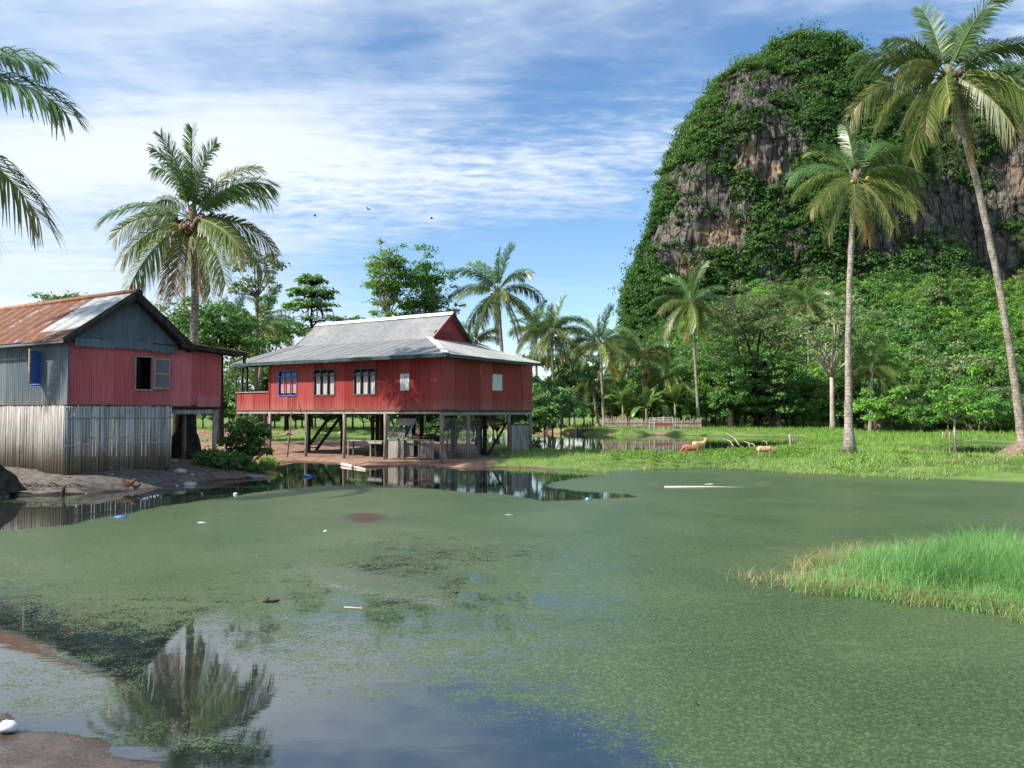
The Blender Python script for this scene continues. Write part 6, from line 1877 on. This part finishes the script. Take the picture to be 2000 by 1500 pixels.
V, Fc, tone = blades(rng, np.stack([X[kk], Y[kk], Z[kk] - 0.02], 1), rng.uniform(.12, .32, kk.sum()), rng.uniform(.02, .035, kk.sum()), 1.3)
me = mesh_np('straw_grass', V, Fc, {'v': tone})
link('straw_grass', me, L_GRASSDRY, kind='stuff', label='dry straw-coloured grass along the pond edge', cat='grass')
# broad-leaved weeds in the bank grass
X, Y = scatter(rng, 2600, 2, 30, 26, 50, lambda X, Y: (sdf(X, Y, LAND) > 0.2) & (ground_z(X, Y) > 0.1) & (fbm(X * 0.35, Y * 0.35, 0 * X, 3, 63) > 0.12))
Z = ground_z(X, Y)
Vv, Va = leaf_quads(rng, np.stack([X, Y, Z + .16], 1), 16, np.array([[.22, .22, .18]] * len(X)), .12, .8, .4)
me = mesh_np('bank_weeds', Vv, quads(len(Vv) // 4), {'v': Va})
link('bank_weeds', me, L_BRIGHT, kind='stuff', label='leafy weeds growing in the bank grass', cat='weeds')
# grass beyond the channel and under the far trees
X, Y = scatter(rng, 70000, -36, 70, 50, 96, lambda X, Y: (ground_z(X, Y) > 0.12) & (fbm(X * 0.3, Y * 0.3, 0 * X, 3, 64) > -0.3) & (np.abs(X / Y * F) < 1120))
Z = ground_z(X, Y)
V, Fc, tone = blades(rng, np.stack([X, Y, Z - .03], 1), rng.uniform(.20, .50, len(X)) * np.where(X < 4, 0.5, 1.0), rng.uniform(.05, .09, len(X)), 0.8, 1)
me = mesh_np('far_grass', V, Fc, {'v': tone})
link('far_grass', me, L_GRASS, kind='stuff', label='rough grass on the banks beyond the channel', cat='grass')
# the tall clump in the water on the right
SPX = [p[0] for p in SPIT]; SPY = [p[1] for p in SPIT]
def ok_spit(X, Y):
    s = sdf(X, Y, SPIT) + 0.35 * fbm(X * 1.3, Y * 1.3, 0 * X, 3, 66)
    return (s > -0.10) & (rng.random(len(X)) < np.clip(0.25 + s * 0.9 + 0.7 * fbm(X * 2.2, Y * 2.2, 0 * X, 2, 69), 0.04, 1))
X, Y = scatter(rng, 76000, min(SPX) - .5, 7.6, min(SPY) - .3, max(SPY) + .4, ok_spit)
s = sdf(X, Y, SPIT)
hh = rng.uniform(.16, .50, len(X)) * np.clip(0.5 + s * 0.8, 0.35, 1.2) * (1.0 + 0.55 * fbm(X * 1.6, Y * 1.6, 0 * X, 2, 68))
V, Fc, tone = blades(rng, np.stack([X, Y, 0 * X], 1), hh, rng.uniform(.004, .012, len(X)), 1.15, 3)
tone = np.clip(tone + 0.8 * np.repeat(fbm(X * 1.1, Y * 1.1, 0 * X, 3, 91) - 0.12, 8), 0, 1)
me = mesh_np('tall_grass', V, Fc, {'v': tone})
link('tall_grass', me, L_GRASSNEAR, kind='stuff', label='clump of tall fresh grass growing in the pond on the right', cat='grass')
X2, Y2 = scatter(rng, 22000, min(SPX) - .15, 7.6, min(SPY) - .5, max(SPY) + .4, lambda X, Y: (sdf(X, Y, SPIT) + 0.4 * fbm(X * 1.3, Y * 1.3, 0 * X, 3, 67) > -0.22) & (sdf(X, Y, SPIT) < 0.42))
V, Fc, tone = blades(rng, np.stack([X2, Y2, 0 * X2 + .005], 1), rng.uniform(.06, .36, len(X2)), rng.uniform(.005, .009, len(X2)), 2.0, 4)
me = mesh_np('dry_runners', V, Fc, {'v': tone})
link('dry_runners', me, L_GRASSDRY, kind='stuff', label='straw-coloured dead stems round the edge of the tall grass clump', cat='grass')
# thin fringe reaching left from the clump
A = [gnd(1430, 1130), gnd(1500, 1138), gnd(1600, 1130)]
X3 = []; Y3 = []
for i in range(260):
    t = rng.random() ** 0.7 * 2
    a = A[0].lerp(A[1], t) if t < 1 else A[1].lerp(A[2], t - 1)
    X3.append(a.x + rng.normal() * .10); Y3.append(a.y + rng.normal() * .22)
X3 = np.array(X3); Y3 = np.array(Y3)
V, Fc, tone = blades(rng, np.stack([X3, Y3, 0 * X3], 1), rng.uniform(.05, .22, len(X3)), rng.uniform(.005, .010, len(X3)), 1.5, 3)
me = mesh_np('fringe_grass', V, Fc, {'v': tone})
link('fringe_grass', me, L_GRASSDRY, kind='stuff', label='sparse dead grass trailing left from the tall clump', cat='grass')
